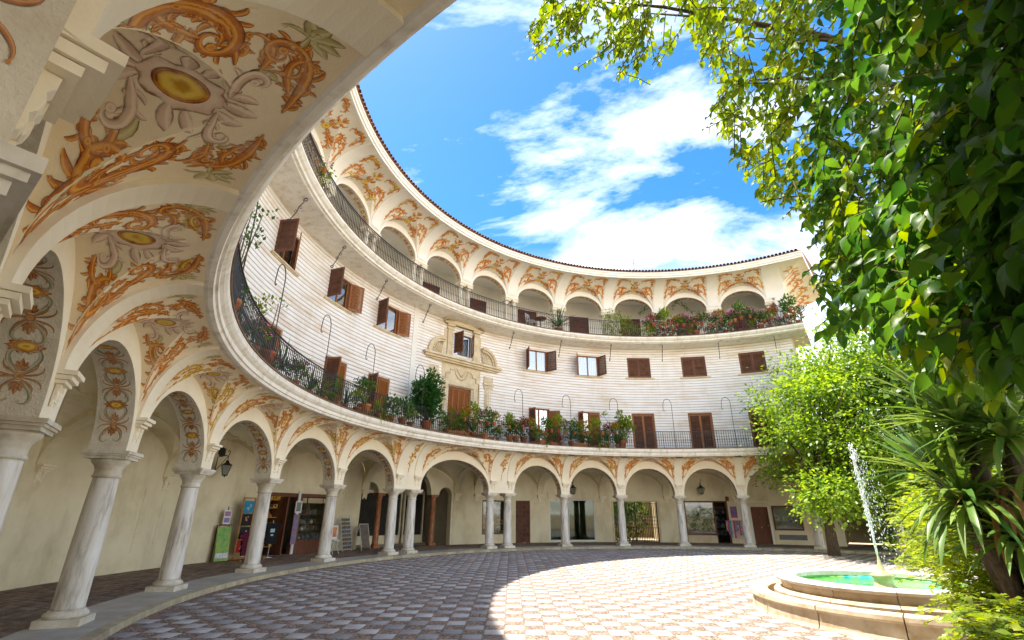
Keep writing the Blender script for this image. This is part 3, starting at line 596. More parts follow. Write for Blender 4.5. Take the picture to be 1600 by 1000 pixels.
# --- groin vaults, transverse arches and back wall of the arcade
RB = 18.2
for i in range(len(TH) - 1):
    tl, tr = TH[i], TH[i + 1]; tm = (tl + tr) / 2; r0 = Rc(tm) + 0.27; n = 20
    U = np.linspace(-1, 1, n + 1); V = []
    for u in U:
        for v in U:
            zz = ZS + 1.36 * max(math.sqrt(max(0, 1 - u * u)), math.sqrt(max(0, 1 - v * v))); V.append(P(tm + u * (tr - tl) / 2, (r0 + RB) / 2 + v * (RB - r0) / 2, zz))
    m = MB(); m.add(V, [(a * (n + 1) + b, a * (n + 1) + b + 1, (a + 1) * (n + 1) + b + 1, (a + 1) * (n + 1) + b) for a in range(n) for b in range(n)]); m.build('vault', m_inner, B)
for t in TH:
    r0 = Rc(t) + 0.2; m = MB(); fi = np.linspace(0, math.pi, 25); mid = (r0 + RB) / 2; hw = (RB - r0) / 2; dt = 0.62
    rr_ = mid - (hw - 0.02) * np.cos(fi); zz = ZS - 0.05 + 1.26 * np.sin(fi); ro = mid - (hw + .1) * np.cos(fi); zo = ZS - .05 + 1.6 * np.sin(fi)
    a_, b_, c_, d_ = PA(t - dt, ro, zo), PA(t - dt, rr_, zz), PA(t + dt, rr_, zz), PA(t + dt, ro, zo)
    for p_, q_ in ((a_, b_), (b_, c_), (c_, d_)): m.add(np.concatenate([p_, q_]), [(i, i + 1, 25 + i + 1, 25 + i) for i in range(24)])
    m.build('transverse_arch', m_inner, B)
    ob('corbel', corb_me, B, P(t, RB, ZS - 0.02), -R_(t))
def cyl_wall(m, r, t0, t1, z0, z1, ops, depth, mi=0, rmi=1, step=1.6):
    """curved wall with rectangular openings (ta, tb, za, zb) and their reveals"""
    tb = sorted(set([t0, t1] + [x for o in ops for x in o[:2]])); ts = []
    for a, b in zip(tb[:-1], tb[1:]): ts += list(np.linspace(a, b, max(1, int((b - a) / step)) + 1)[:-1])
    ts.append(t1)
    for a, b in zip(ts[:-1], ts[1:]):
        c = (a + b) / 2; zz = [(z0, z1)]
        for o in ops:
            if o[0] < c < o[1]:
                nz = []
                for p_, q_ in zz:
                    if o[2] > p_: nz.append((p_, min(q_, o[2])))
                    if o[3] < q_: nz.append((max(p_, o[3]), q_))
                zz = nz
        for p_, q_ in zz: m.add(PA([a, b, b, a], r, [p_, p_, q_, q_]), [(0, 1, 2, 3)], mi)
    for o in ops:
        a, b, p_, q_ = o; tt = np.linspace(a, b, 5)
        m.add(np.concatenate([PA(a, [r, r + depth, r + depth, r], [p_, p_, q_, q_]), PA(b, [r, r + depth, r + depth, r], [p_, p_, q_, q_])]), [(0, 1, 2, 3), (7, 6, 5, 4)], rmi)
        for z in (p_, q_): m.add(np.concatenate([PA(tt, r, z), PA(tt, r + depth, z)]), [(i, i + 1, 6 + i, 5 + i) for i in range(4)], rmi)
OPS = [(-69.6, -58.2, 0.09, 2.34), (-53.6, -36.0, 0.09, 4.2), (-30.4, -24.9, 0.55, 2.3), (-23.9, -21.1, 0.09, 2.3), (-17.3, -8.5, 0.17, 2.4), (-4.9, 3.3, 0.09, 2.3), (8.3, 15.9, 0.09, 2.36), (19.7, 22.5, 0.09, 2.04), (23.1, 27.7, 0.82, 2.1)]
m = MB(); cyl_wall(m, RB, -165, 32.6, 0.05, 4.3, OPS, 0.22)
m.build('back_wall', [m_inner, m_inner], B)
# shallow painted panels traced on the back wall (raised plaster edge)
for (a, b, z0, z1) in ((-97, -84.2, 0.55, 2.25), (-82.0, -71.5, 0.75, 2.3)):
    m = MB()
    for (p_, q_, y0, y1) in ((a, b, z1 - .02, z1), (a, b, z0, z0 + .02), (a, a + .07, z0, z1), (b - .07, b, z0, z1)): m.pbox(p_, q_, RB - .012, RB + .01, y0, y1)
    m.build('wall_panel_moulding', m_inner, B)
# --- serliana entrance in the back wall with two red marble columns
def wall_arches(r0, r1, lst, ta, tb, z0, z1, name, mt):
    m = MB(); edges = sorted([(a, b, zs_) for a, b, zs_ in lst]); n = 24
    for r in (r0, r1):
        cur = ta
        for a, b, zs_ in edges:
            if a > cur: m.add(PA([cur, a, a, cur], r, [z0, z0, z1, z1]) if False else PA([cur, a, a, cur], r, [2.5, 2.5, z1, z1]), [(0, 1, 2, 3)])
            fi = np.linspace(0, math.pi, n + 1); hw = (b - a) / 2; t = (a + b) / 2 - hw * np.cos(fi); hh = hw * math.pi / 180 * r0; z = zs_ + hh * np.sin(fi)
            m.add(np.concatenate([PA(t, r, z), PA(t, r, z1)]), [(i, i + 1, n + 2 + i, n + 1 + i) for i in range(n)]); cur = b
        if cur < tb: m.add(PA([cur, tb, tb, cur], r, [2.5, 2.5, z1, z1]), [(0, 1, 2, 3)])
    for a, b, zs_ in edges:
        fi = np.linspace(0, math.pi, n + 1); hw = (b - a) / 2; t = (a + b) / 2 - hw * np.cos(fi); hh = hw * math.pi / 180 * r0; z = zs_ + hh * np.sin(fi)
        m.add(np.concatenate([PA(t, r0, z), PA(t, r1, z)]), [(i, i + 1, n + 2 + i, n + 1 + i) for i in range(n)])
    cur = ta
    for a, b, zs_ in edges:
        m.add(PA([cur, a, a, cur], [r0, r0, r1, r1], 2.5), [(0, 1, 2, 3)]); cur = b
    m.add(PA([cur, tb, tb, cur], [r0, r0, r1, r1], 2.5), [(0, 1, 2, 3)])
    return m.build(name, mt, B)
wall_arches(RB + .01, RB + .42, [(-53.0, -50.0, 2.5), (-48.6, -40.3, 2.5), (-38.8, -36.4, 2.5)], -53.6, -36.0, 0, 4.25, 'entrance_arches', m_inner)
rc_ = MB(); rc_.box((0, 0, 0.06), (0.36, 0.36, 0.12)); rc_.rev([(0.17, 0.12), (0.18, 0.16), (0.15, 0.2), (0.14, 0.24), (0.138, 1.0), (0.122, 2.1), (0.15, 2.13), (0.13, 2.16), (0.14, 2.22), (0.18, 2.3)], n=20); rc_.box((0, 0, 2.355), (0.40, 0.40, 0.11))
for t in (-49.4, -39.5): rc_.build('red_marble_column', m_redmarble, B, P(t, RB + .2, 0.095), -R_(t))
for a, b in ((-53.58, -53.02), (-36.38, -36.02)):
    m = MB(); m.pbox(a, b, RB + .012, RB + .418, 0.09, 2.5, n=1); m.build('pilaster', m_inner, B)
# passage behind: side walls, shop front with dark windows
m = MB(); m.pbox(-54.4, -34.6, 23.0, 23.2, 0.05, 4.4); m.pbox(-54.6, -54.0, 18.6, 23.0, 0.05, 4.4, n=1); m.pbox(-35.9, -35.4, 18.6, 23.0, 0.05, 4.4, n=1); m.pbox(-54.6, -34.6, 18.5, 23.2, 4.35, 4.5); m.pbox(-54.6, -34.6, 18.9, 23.2, 0.03, 0.09)
m.build('passage', mat('passage_plaster', (0.55, 0.50, 0.38), (0.4, 0.36, 0.27), 1, 0.9), B)
m = MB()
for a, b in ((-48.2, -45.0), (-44.6, -41.0), (-40.2, -37.2)):
    m.pbox(a, b, 21.0, 21.05, 0.5, 2.6, n=1, mi=1); m.pbox(a - .25, a, 20.9, 21.1, .09, 2.75, n=1); m.pbox(b, b + .2, 20.9, 21.1, .09, 2.75, n=1); m.pbox(a, b, 20.92, 21.1, .09, .5, n=1); m.pbox(a, b, 20.92, 21.1, 2.6, 2.75, n=1)
m.pbox(-54, -48.6, 20.95, 21.1, 0.09, 2.6, mi=2)
m.build('passage_shop_front', [m_inner, m_dark, mat('rolling_shutter', (0.30, 0.28, 0.24), (0.16, 0.15, 0.13), 3, 0.5, stretch=(1, 1, 9))], B)

# --- first-floor balcony slab and cornice
TT = np.linspace(-165, 44, 190)
m = MB(); m.lathe([(15.3, 4.46), (REND + .03, 4.452), (REND - .04, 4.45), (REND - .10, 4.46), (REND - .115, 4.52), (REND - .15, 4.53), (REND - .15, 4.62), (REND - .20, 4.655), (REND - .235, 4.70), (REND - .245, 4.72), (REND - .245, 4.825), (15.3, 4.83)], TT, closed=True)
m.build('balcony_cornice', m_cornice, B)
m = MB(); m.lathe([(15.3, 4.832), (13.47, 4.832), (13.47, 4.862), (15.3, 4.862)], TT, closed=True); m.build('balcony_edge', mat('rusty_clay_edge', (0.30, 0.17, 0.08), (0.16, 0.10, 0.06), 6, 0.9), B)

# --- facade wall of the two middle storeys, in recessed courses
FR, FE = 15.0, 32.0
WINS = [23.8, 11.7, -0.4, -12.2, -24.5, -61.3, -73.4, -86.5, -99.5]; DOORS = [23.7, 11.6, -0.5, -12.6, -24.1, -61.9, -71.8, -86.5, -100.0]
dw, dd = 1.36 / FR * 28.648, 1.30 / FR * 28.648
FOPS = [(t - dw, t + dw, 9.08, 10.30) for t in WINS] + [(t - dd, t + dd, 4.87, 6.98) for t in DOORS] + [(-45.7, -40.2, 4.87, 7.45), (-45.0, -40.7, 9.13, 10.25)]
m = MB(); cyl_wall(m, FR + .022, -165, FE, 4.86, 11.0, FOPS, 0.20)
fw = m.build('facade_wall', [m_joint, m_white], B)
m = MB(); pitch = 0.152; z = 4.90
tb = sorted(set([-165, FE] + [x for o in FOPS for x in o[:2]])); ts = []
for a, b in zip(tb[:-1], tb[1:]): ts += list(np.linspace(a, b, max(1, int((b - a) / 1.8)) + 1)[:-1])
ts.append(FE); ts = np.array(ts)
while z < 10.86:
    z1 = z + pitch - 0.030
    for a, b in zip(ts[:-1], ts[1:]):
        c = (a + b) / 2; segs = [(z, z1)]
        for o in FOPS:
            if o[0] < c < o[1]:
                ns = []
                for p_, q_ in segs:
                    if o[2] > p_: ns.append((p_, min(q_, o[2])))
                    if o[3] < q_: ns.append((max(p_, o[3]), q_))
                segs = [s for s in ns if s[1] - s[0] > .004]
        for p_, q_ in segs:
            V = PA([a, b, b, a, a, b, b, a], [FR + .022, FR + .022, FR - .002, FR - .002, FR + .003, FR + .003, FR + .022, FR + .022], [p_, p_, p_ + .004, p_ + .004, q_ - .003, q_ - .003, q_, q_])
            m.add(V, [(0, 1, 2, 3), (3, 2, 5, 4), (4, 5, 6, 7)])
    z += pitch
m.build('facade_courses', m_course, B)['kind'] = 'stuff'
# end wall of the building, seen edge-on at the right
m = MB(); m.pbox(FE, FE + .25, FR + .0, 21, 4.86, 13.3, n=1); m.build('end_wall', mat('end_wall_plaster', (0.72, 0.56, 0.44), (0.62, 0.46, 0.34), 1.5, 0.9), B)
for t in (-54.6, ):
    m = MB(); m.pbox(t - .55, t + .55, FR - .035, FR + .03, 4.87, 10.86, n=1); m.build('wall_strip', m_white, B)

# --- second-floor balcony slab
T2 = np.linspace(-165, 35.0, 170)
m = MB(); m.lathe([(17.3, 10.86), (13.98, 10.845), (13.94, 10.85), (13.92, 10.88), (13.84, 10.89), (13.82, 10.96), (13.75, 11.0), (13.70, 11.06), (13.68, 11.08), (13.68, 11.17), (17.3, 11.17)], T2, closed=True); m.build('upper_balcony_slab', m_cornice, B)
m = MB(); m.lathe([(14.2, 11.172), (13.66, 11.172), (13.66, 11.20), (14.2, 11.20)], T2, closed=True); m.build('upper_balcony_edge', bpy.data.materials['rusty_clay_edge'], B)

# --- upper loggia
TH2 = [30.0, 17.7, 5.3, -6.9, -19.1, -31.3, -43.2, -55.4, -68.2, -81.0, -94.0, -107.0, -120.0][::-1]
R2, R2E, Z2S, RISE2, Z2C0, Z2C1 = 14.95, 13.14, 13.12, 0.92, 13.30, 14.66
uc = MB(); uc.rev([(0.15, 0), (0.15, .08), (0.17, .1), (.165, .15), (.125, .19), (.12, .25), (.125, .7), (.118, 1.2), (.10, 1.5), (.13, 1.52), (.105, 1.55), (.115, 1.62), (.16, 1.70)], n=16); uc.box((0, 0, 1.755), (.38, .42, .11)); ucol = uc.mesh('loggia_column', m_marblep)
for t in TH2:
    for s in (-1.0, 1.0): ob('loggia_column', ucol, B, P(t + s, R2, 11.195), -R_(t + s))
    m = MB(); m.pbox(t - 1.55, t + 1.55, R2 - .21, R2 + .21, 13.005, 13.06, n=1); m.pbox(t - 1.7, t + 1.7, R2 - .25, R2 + .25, 13.06, 13.12, n=1); m.build('impost', m_rib, B)
    rib_geo(t, R2 - .2, R2E, Z2C0, Z2C1, 0.30, 0.04).build('rib', m_white, B)
for tl, tr in zip(TH2[:-1], TH2[1:]):
    tm = (tl + tr) / 2; rf, rb = R2 - .2, R2 + .2; hsp = math.radians(tr - tl) / 2 * rf; a = hsp - 0.40; ae = a + .10; be = RISE2 + .32
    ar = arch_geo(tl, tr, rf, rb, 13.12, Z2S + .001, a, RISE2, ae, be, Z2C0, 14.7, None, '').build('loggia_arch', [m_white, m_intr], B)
    fi = np.linspace(0, math.pi, 41); X = -a * np.cos(fi); Z = Z2S + RISE2 * np.sin(fi); sg = np.concatenate([[0], np.cumsum(np.hypot(np.diff(X), np.diff(Z)))]); q = np.linspace(0, sg[-1], 61)
    S = np.array([PA(tm + np.interp(q, sg, X) / rf * 57.2958, r_, np.interp(q, sg, Z)) for r_ in np.linspace(rf, rb, 5)])
    mo = MB(); orn_intrados(sg[-1]).lay(mo, gridmap(S, -0.27, 0.27, sg[-1])); mo.build('painted_soffit', PAINT, ar)['kind'] = 'stuff'
    m, S, hp = cove_bay(tl, tr, rf, R2E, Z2C0, Z2C1, Z2S, ae, be, 0.30, 14.64); pn = m.build('loggia_cove', mat('plaster_ivory2', (0.82, 0.77, 0.66), (0.72, 0.65, 0.52), 1.6, 0.85) if 'plaster_ivory2' not in bpy.data.materials else bpy.data.materials['plaster_ivory2'], B)
    mo = MB(); orn_upper(hp / 1.30).lay(mo, gridmap(S, -hp, hp, 1.5)); mo.build('painted_ornament', PAINT, pn)['kind'] = 'stuff'
# loggia inside: back wall, ceiling, doors
m = MB(); cyl_wall(m, 17.1, -125, 33.5, 11.17, 14.7, [], .1); m.lathe([(15.1, 14.62), (17.1, 14.62)], np.linspace(-125, 33, 60)); m.build('loggia_wall', [m_white, m_white], B)
m = MB()
def door_leaves(m, wd, ht, n, mi=0, ms=1):
    lw = wd / n
    for k in range(n):
        x0 = -wd / 2 + k * lw
        for a, b in (((x0 + .005, 0, 0), (x0 + .07, .05, ht)), ((x0 + lw - .07, 0, 0), (x0 + lw - .005, .05, ht)), ((x0 + .07, 0, ht - .09), (x0 + lw - .07, .05, ht)), ((x0 + .07, 0, 0), (x0 + lw - .07, .05, .12)), ((x0 + .07, 0, ht * .42), (x0 + lw - .07, .05, ht * .42 + .08))): m.box2(a, b, mi)
        z = .13
        while z < ht - .1:
            if not (ht * .42 - .045 < z < ht * .42 + .085): m.box(((x0 + lw / 2), .028, z + .02), (lw - .14, .034, .038), ms, Matrix.Translation((0, 0, 0)))
            z += .052
def frame(m, wd, ht, th_=.06, dp=.1, mi=0, bottom=False):
    m.box2((-wd / 2, 0, 0), (-wd / 2 + th_, dp, ht), mi); m.box2((wd / 2 - th_, 0, 0), (wd / 2, dp, ht), mi); m.box2((-wd / 2 + th_, 0, ht - th_), (wd / 2 - th_, dp, ht), mi)
    if bottom: m.box2((-wd / 2 + th_, 0, 0), (wd / 2 - th_, dp, th_), mi)
m = MB(); frame(m, 1.3, 2.4, .07, .1, 0); door_leaves(m, 1.16, 2.33, 2, 0, 1); ld = m.mesh('loggia_door', [mat('red_wood', (0.16, 0.045, 0.03), (0.09, 0.025, 0.018), 4, 0.5, stretch=(6, 6, .6)), m_slat])
for k, t in enumerate([-75, -62, -46, -34.9, -23.1, -11.1, 0.5, 12.4, 24.0]): ob('loggia_door', ld, B, P(t, 17.02, 11.2), -R_(t))
# --- eave moulding, roof and tiles
T3 = np.linspace(-165, 38.0, 180)
m = MB(); m.lathe([(R2E + .06, 14.665), (R2E + .0, 14.655), (R2E - .05, 14.66), (R2E - .06, 14.74), (R2E - .11, 14.76), (R2E - .12, 14.86), (R2E - .17, 14.90), (R2E - .18, 14.98), (20.5, 15.3), (20.5, 14.72), (15, 14.70)], T3, closed=True); m.build('eave', m_white, B)
m = MB(); nt_ = int((38 + 165) / 0.85)
for i in range(nt_):
    t = -165 + (i + .5) * .85 + .1
    for row in range(2):
        ra, rb_ = 12.87 + row * .62, 12.87 + row * .62 + .72; za, zb_ = 15.03 + row * .13, 15.03 + row * .13 + .10; q = np.linspace(0, math.pi, 6); hw = 0.085
        A_ = PA(t - hw * np.cos(q) / 12.9 * 57.3, ra, za + .085 * np.sin(q) + random.uniform(-.008, .008)); B_ = PA(t - hw * .92 * np.cos(q) / 13.4 * 57.3, rb_, zb_ + .085 * np.sin(q)); C_ = PA(t - (hw - .018) * np.cos(q) / 12.9 * 57.3, ra + .002, za + .066 * np.sin(q))
        m.add(np.concatenate([A_, B_]), [(j, j + 1, 7 + j, 6 + j) for j in range(5)], 0, sm=True); m.add(np.concatenate([A_, C_]), [(j, j + 1, 7 + j, 6 + j) for j in range(5)], 0)
roofm = MB(); roofm.lathe([(12.92, 15.0), (14.3, 15.33), (18.0, 16.2), (20.6, 15.4), (20.6, 15.3), (12.92, 14.985)], T3, closed=True); roof = roofm.build('roof', m_tile, B)
m.build('roof_tiles', m_tile, roof)['kind'] = 'stuff'
# end cove turning the corner
m = MB(); rs = np.concatenate([np.linspace(13.14, 15.0, 12), np.linspace(15.2, 20.4, 10)]); ts_ = np.linspace(31.9, 38.0, 16); V = []
def z_end(t, r):
    a_ = max(0, min(1, (38 - t) / 6.0)); ze = Z2C0 + (Z2C1 - Z2C0) * math.sqrt(max(0, 1 - a_ * a_)); b_ = max(0, min(1, (r - R2E) / (14.75 - R2E))); zr = Z2C0 + (Z2C1 - Z2C0) * math.sqrt(max(0, 1 - b_ * b_)); return max(ze, zr)
S = np.array([[P(t, r, z_end(t, r) - .001) for t in ts_] for r in rs]); m.add(S.reshape(-1, 3), [(i * 16 + j, i * 16 + j + 1, (i + 1) * 16 + j + 1, (i + 1) * 16 + j) for i in range(len(rs) - 1) for j in range(15)]); pn = m.build('end_cove', bpy.data.materials['plaster_ivory2'], B)
o_ = Orn()
for k in range(7): o_.vine(0.35 + k * .62, .30, 88, .9, .5, 15, .06, pw=2); o_.vine(0.45 + k * .62, .75, 60, .7, -.5, -15, .05, pw=1.8)
mo = MB(); o_.lay(mo, gridmap(S, -1.0, 4.4, 1.5)); mo.build('painted_ornament', PAINT, pn)['kind'] = 'stuff'
m = MB(); m.pbox(30.4, 32.2, R2 - .22, R2 + .3, 11.18, 13.4, n=1); m.pbox(31.95, 32.2, 14.9, 20, 13.2, 14.7, n=1); m.build('corner_pier', m_white, B); rib_geo(31.3, R2 - .2, R2E, Z2C0, Z2C1, .36, .03).build('corner_rib', m_white, B)

# --- windows and balcony doors
def leaf_mesh(name, wd, ht, s, slat=m_slat, fr=m_wood):
    m = MB(); x0, x1 = (0, wd) if s > 0 else (-wd, 0)
    for a, b in (((x0, -.02, 0), (x0 + .055, .02, ht)), ((x1 - .055, -.02, 0), (x1, .02, ht)), ((x0 + .055, -.02, ht - .07), (x1 - .055, .02, ht)), ((x0 + .055, -.02, 0), (x1 - .055, .02, .08))): m.box2(a, b, 0)
    z = .085
    while z < ht - .09:
        m.add([(x0 + .05, .014, z), (x1 - .05, .014, z), (x1 - .05, -.016, z + .045), (x0 + .05, -.016, z + .045), (x0 + .05, .02, z + .008), (x1 - .05, .02, z + .008), (x1 - .05, -.008, z + .052), (x0 + .05, -.008, z + .052)], [(0, 1, 2, 3), (7, 6, 5, 4), (0, 4, 5, 1), (3, 2, 6, 7)], 1); z += .05
    return m.mesh(name, [fr, slat])
WW, WH = 1.30, 1.20
wl, wr = leaf_mesh('shutter', .62, WH - .06, 1), leaf_mesh('shutter', .62, WH - .06, -1)
wlo, wro = leaf_mesh('shutter', .62, WH - .06, 1, m_woodl, m_woodl), leaf_mesh('shutter', .62, WH - .06, -1, m_woodl, m_woodl)
dl_, dr_ = leaf_mesh('shutter', .59, 2.04, 1, m_slat, m_woodl), leaf_mesh('shutter', .59, 2.04, -1, m_slat, m_woodl)
dlo, dro = leaf_mesh('shutter', .59, 2.04, 1, m_woodl, m_woodl), leaf_mesh('shutter', .59, 2.04, -1, m_woodl, m_woodl)
m = MB(); frame(m, 1.36, 1.22, .05, .1, 0, True); wframe = m.mesh('window', m_woodl); m = MB(); frame(m, 1.36, 1.22, .045, .1, 0, True); wframed = m.mesh('window', m_wood)
m = MB(); frame(m, 1.30, 2.11, .055, .1, 0); dframe = m.mesh('balcony_door', m_woodl)
m = MB(); m.box2((-.86, -.13, -.075), (.86, .1, -.02)); m.box2((-.82, -.09, -.11), (.82, .02, -.0755)); sill_me = m.mesh('sill', m_stone)
m = MB(); m.box2((-.62, .055, .06), (.62, .06, 1.16)); pane_me = m.mesh('pane', m_glass); m = MB(); m.box2((-.58, .055, .1), (.58, .06, 2.04)); dpane_me = m.mesh('pane', m_glass)
def curtain(wd, z0, z1):
    m = MB(); x = np.linspace(-wd / 2, wd / 2, 49); y = .15 + .018 * np.sin(x * 55); V = np.concatenate([np.stack([x, y, np.full(49, z0)], 1), np.stack([x, y, np.full(49, z1)], 1)]); m.add(V, [(i, i + 1, 50 + i, 49 + i) for i in range(48)], sm=True); return m.mesh('curtain', m_curtain)
cur_w, cur_d = curtain(1.25, .04, 1.18), curtain(1.2, .02, 2.05)
m = MB(); m.box2((-.03, .03, .05), (.03, .075, 1.17)); m.box2((-.62, .03, .05), (-.56, .075, 1.17)); m.box2((.56, .03, .05), (.62, .075, 1.17)); mull_me = m.mesh('mullion', m_woodl)
m = MB(); m.box2((-.04, .03, .0), (.04, .075, 2.06)); m.box2((-.6, .03, .0), (-.52, .075, 2.06)); m.box2((.52, .03, .0), (.6, .075, 2.06)); m.box2((-.52, .03, .02), (-.04, .07, .3)); m.box2((.04, .03, .02), (.52, .07, .3)); dmull_me = m.mesh('mullion', m_woodl)
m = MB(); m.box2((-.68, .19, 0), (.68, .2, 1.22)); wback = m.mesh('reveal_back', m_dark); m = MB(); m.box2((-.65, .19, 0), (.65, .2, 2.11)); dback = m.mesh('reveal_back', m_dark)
# (angle of the left shutter, angle of the right shutter); None = shut
WST = {23.8: None, 11.7: None, -0.4: None, -12.2: (112, -112), -24.5: (105, -118), -61.3: (100, -160), -73.4: (96, -155), -86.5: (95, -30), -99.5: None}
for t in WINS:
    st = WST[t]; w_ = ob('window', wframed if st is None else wframe, B, P(t, FR + .03, 9.08), -R_(t))
    ob('sill', sill_me, w_); ob('reveal_back', wback, w_)
    if st is None:
        ob('shutter', wl, w_, (-.63, .05, .04)); ob('shutter', wr, w_, (.63, .05, .04))
    else:
        ob('pane', pane_me, w_); ob('mullion', mull_me, w_); ob('curtain', cur_w, w_)
        ob('shutter', wlo if st[0] > 110 else wl, w_, (-.64, -.05, .04), -R_(st[0])); ob('shutter', wro if t < -50 else wr, w_, (.64, -.05, .04), -R_(st[1]))
DST = {23.7: None, 11.6: None, -0.5: None, -12.6: (88, None), -24.1: (84, -150), -61.9: (100, None), -71.8: (80, None), -86.5: None, -100.0: None}
for t in DOORS:
    st = DST[t]; w_ = ob('balcony_door', dframe, B, P(t, FR + .03, 4.865), -R_(t)); ob('reveal_back', dback, w_)
    if st is None: ob('leaf', dl_, w_, (-.59, .05, .0)); ob('leaf', dr_, w_, (.59, .05, .0))
    else:
        ob('pane', dpane_me, w_); ob('mullion', dmull_me, w_); ob('curtain', cur_d, w_)
        ob('shutter', dl_, w_, (-.6, -.05, .0), -R_(st[0]))
        if st[1] is None: ob('shutter', dro, w_, (.6, -.0, .0))
        else: ob('shutter', dro, w_, (.6, -.05, .0), -R_(st[1]))

# --- stone portal round the main balcony door
pt = ob('portal', None, B, P(-42.95, FR, 4.865), R_(42.95))
def pb(name, boxes, mt=m_stone):
    m = MB()
    for a, b in boxes: m.box2(a, b)
    return m.build(name, mt, pt)
for s in (-1, 1):
    bx = [((s * 1.47, -.16, 0), (s * 2.0, .05, .35)), ((s * 1.50, -.10, .35), (s * 1.97, .05, 2.85)), ((s * 1.44, -.15, 2.80), (s * 2.03, .05, 2.92)), ((s * 1.40, -.19, 2.96), (s * 2.07, .05, 3.10)), ((s * 1.44, -.15, 3.14), (s * 2.03, .05, 3.42))] + [((s * (1.56 + .1 * k), -.125, .45), (s * (1.60 + .1 * k), -.09, 2.72)) for k in range(4)]
    pb('pilaster', bx)
pb('door_surround', [((-1.44, -.05, 0), (-.76, .05, 2.60)), ((.76, -.05, 0), (1.44, .05, 2.60)), ((-1.44, -.05, 2.62), (1.44, .05, 3.72)), ((-.98, -.09, 0), (-.80, -.05, 2.80)), ((.80, -.09, 0), (.98, -.05, 2.80)), ((-.80, -.09, 2.64), (.80, -.05, 2.80))])
# curling relief above the door
rel = [(-1.15, .0), (-1.15, 2.95), (-.95, 2.95), (-.95, 3.2), (-.72, 3.2), (-.66, 3.42), (-.42, 3.45), (-.34, 3.2), (-.2, 3.02), (0, 2.96)]
m = MB()
for s in (-1, 1): m.tube([(s * x, -.07, z) for x, z in rel], .035, 6); m.tube([(s * x, -.07, z) for x, z in ((.30, 3.5), (.22, 3.35), (.10, 3.25), (.02, 3.12))], .03, 6)
m.build('relief_moulding', m_stone, pt)
pb('entablature', [((-2.25, -.22, 3.70), (2.25, .04, 3.78)), ((-2.36, -.32, 3.78), (2.36, .04, 3.88)), ((-2.46, -.42, 3.88), (2.46, .04, 3.98))])
for s in (-1, 1):
    bx = [((s * .68, -.12, 4.0), (s * .98, .04, 5.45)), ((s * .63, -.17, 5.45), (s * 1.03, .04, 5.58)), ((s * .60, -.2, 5.62), (s * 1.06, .04, 5.74)), ((s * .64, -.17, 4.0), (s * 1.02, .04, 4.14)), ((s * 1.02, -.06, 4.1), (s * 1.2, .04, 5.5))]
    pb('window_pilaster', bx)
    m = MB()   # half of the broken curved pediment with its shell
    fi = np.linspace(0.0, R_(100), 14)
    for r0, r1, y in ((.78, .92, -.30), (.68, .78, -.22)):
        po = [(s * (1.35 + r1 * math.cos(f) * .92), 4.0 + r1 * math.sin(f)) for f in fi] + [(s * (1.35 + r0 * math.cos(f) * .92), 4.0 + r0 * math.sin(f)) for f in fi[::-1]]
        m.prism(po, y, .03)
    for f in np.linspace(R_(8), R_(98), 8): m.tube([(s * 1.33, -.08, 4.02), (s * (1.35 + .40 * math.cos(f)), -.14, 4.0 + .42 * math.sin(f)), (s * (1.35 + .64 * math.cos(f) * .92), -.08, 4.0 + .66 * math.sin(f))], [.015, .04, .055], 6)
    m.build('curved_pediment', m_stone, pt)
m = MB(); m.prism([(-1.22, 5.74), (1.22, 5.74), (1.22, 5.84), (0, 6.34), (-1.22, 5.84)], -.10, .03); m.prism([(-1.3, 5.84), (0, 6.38), (1.3, 5.84), (1.3, 5.92), (0, 6.47), (-1.3, 5.92)], -.30, .03); m.box2((-1.26, -.22, 5.74), (1.26, .02, 5.83)); m.build('pediment', m_stone, pt)
m = MB(); m.prism([(-.86, 5.85), (.86, 5.85), (0, 6.2)], -.16, -.08); m.build('tympanum', m_cream, pt)
w_ = ob('portal_window', wframe, B, P(-42.85, FR + .04, 9.10), R_(42.85), (0.9, 1, .95)); ob('pane', pane_me, w_); ob('curtain', cur_w, w_); ob('mullion', mull_me, w_); ob('reveal_back', wback, w_)
ob('shutter', wl, w_, (-.62, -.10, .03), -R_(80)); ob('shutter', wr, w_, (.62, -.10, .03), R_(60))
m = MB()
for k in range(4):
    x0 = -.72 + k * .36; m.box2((x0 + .004, .05, 0), (x0 + .05, .1, 2.58)); m.box2((x0 + .31, .05, 0), (x0 + .356, .1, 2.58)); m.box2((x0 + .05, .055, 2.48), (x0 + .31, .1, 2.58))
    z = .02
    while z < 2.44: m.add([(x0 + .05, .09, z), (x0 + .31, .09, z), (x0 + .31, .055, z + .07), (x0 + .05, .055, z + .07)], [(0, 1, 2, 3)]); z += .075
md = m.build('main_door', m_woodl, B, P(-42.95, FR + .06, 4.87), R_(42.95)); ob('reveal_back', dback, md, (0, .0, 0), 0, (1.15, 1, 1.22))

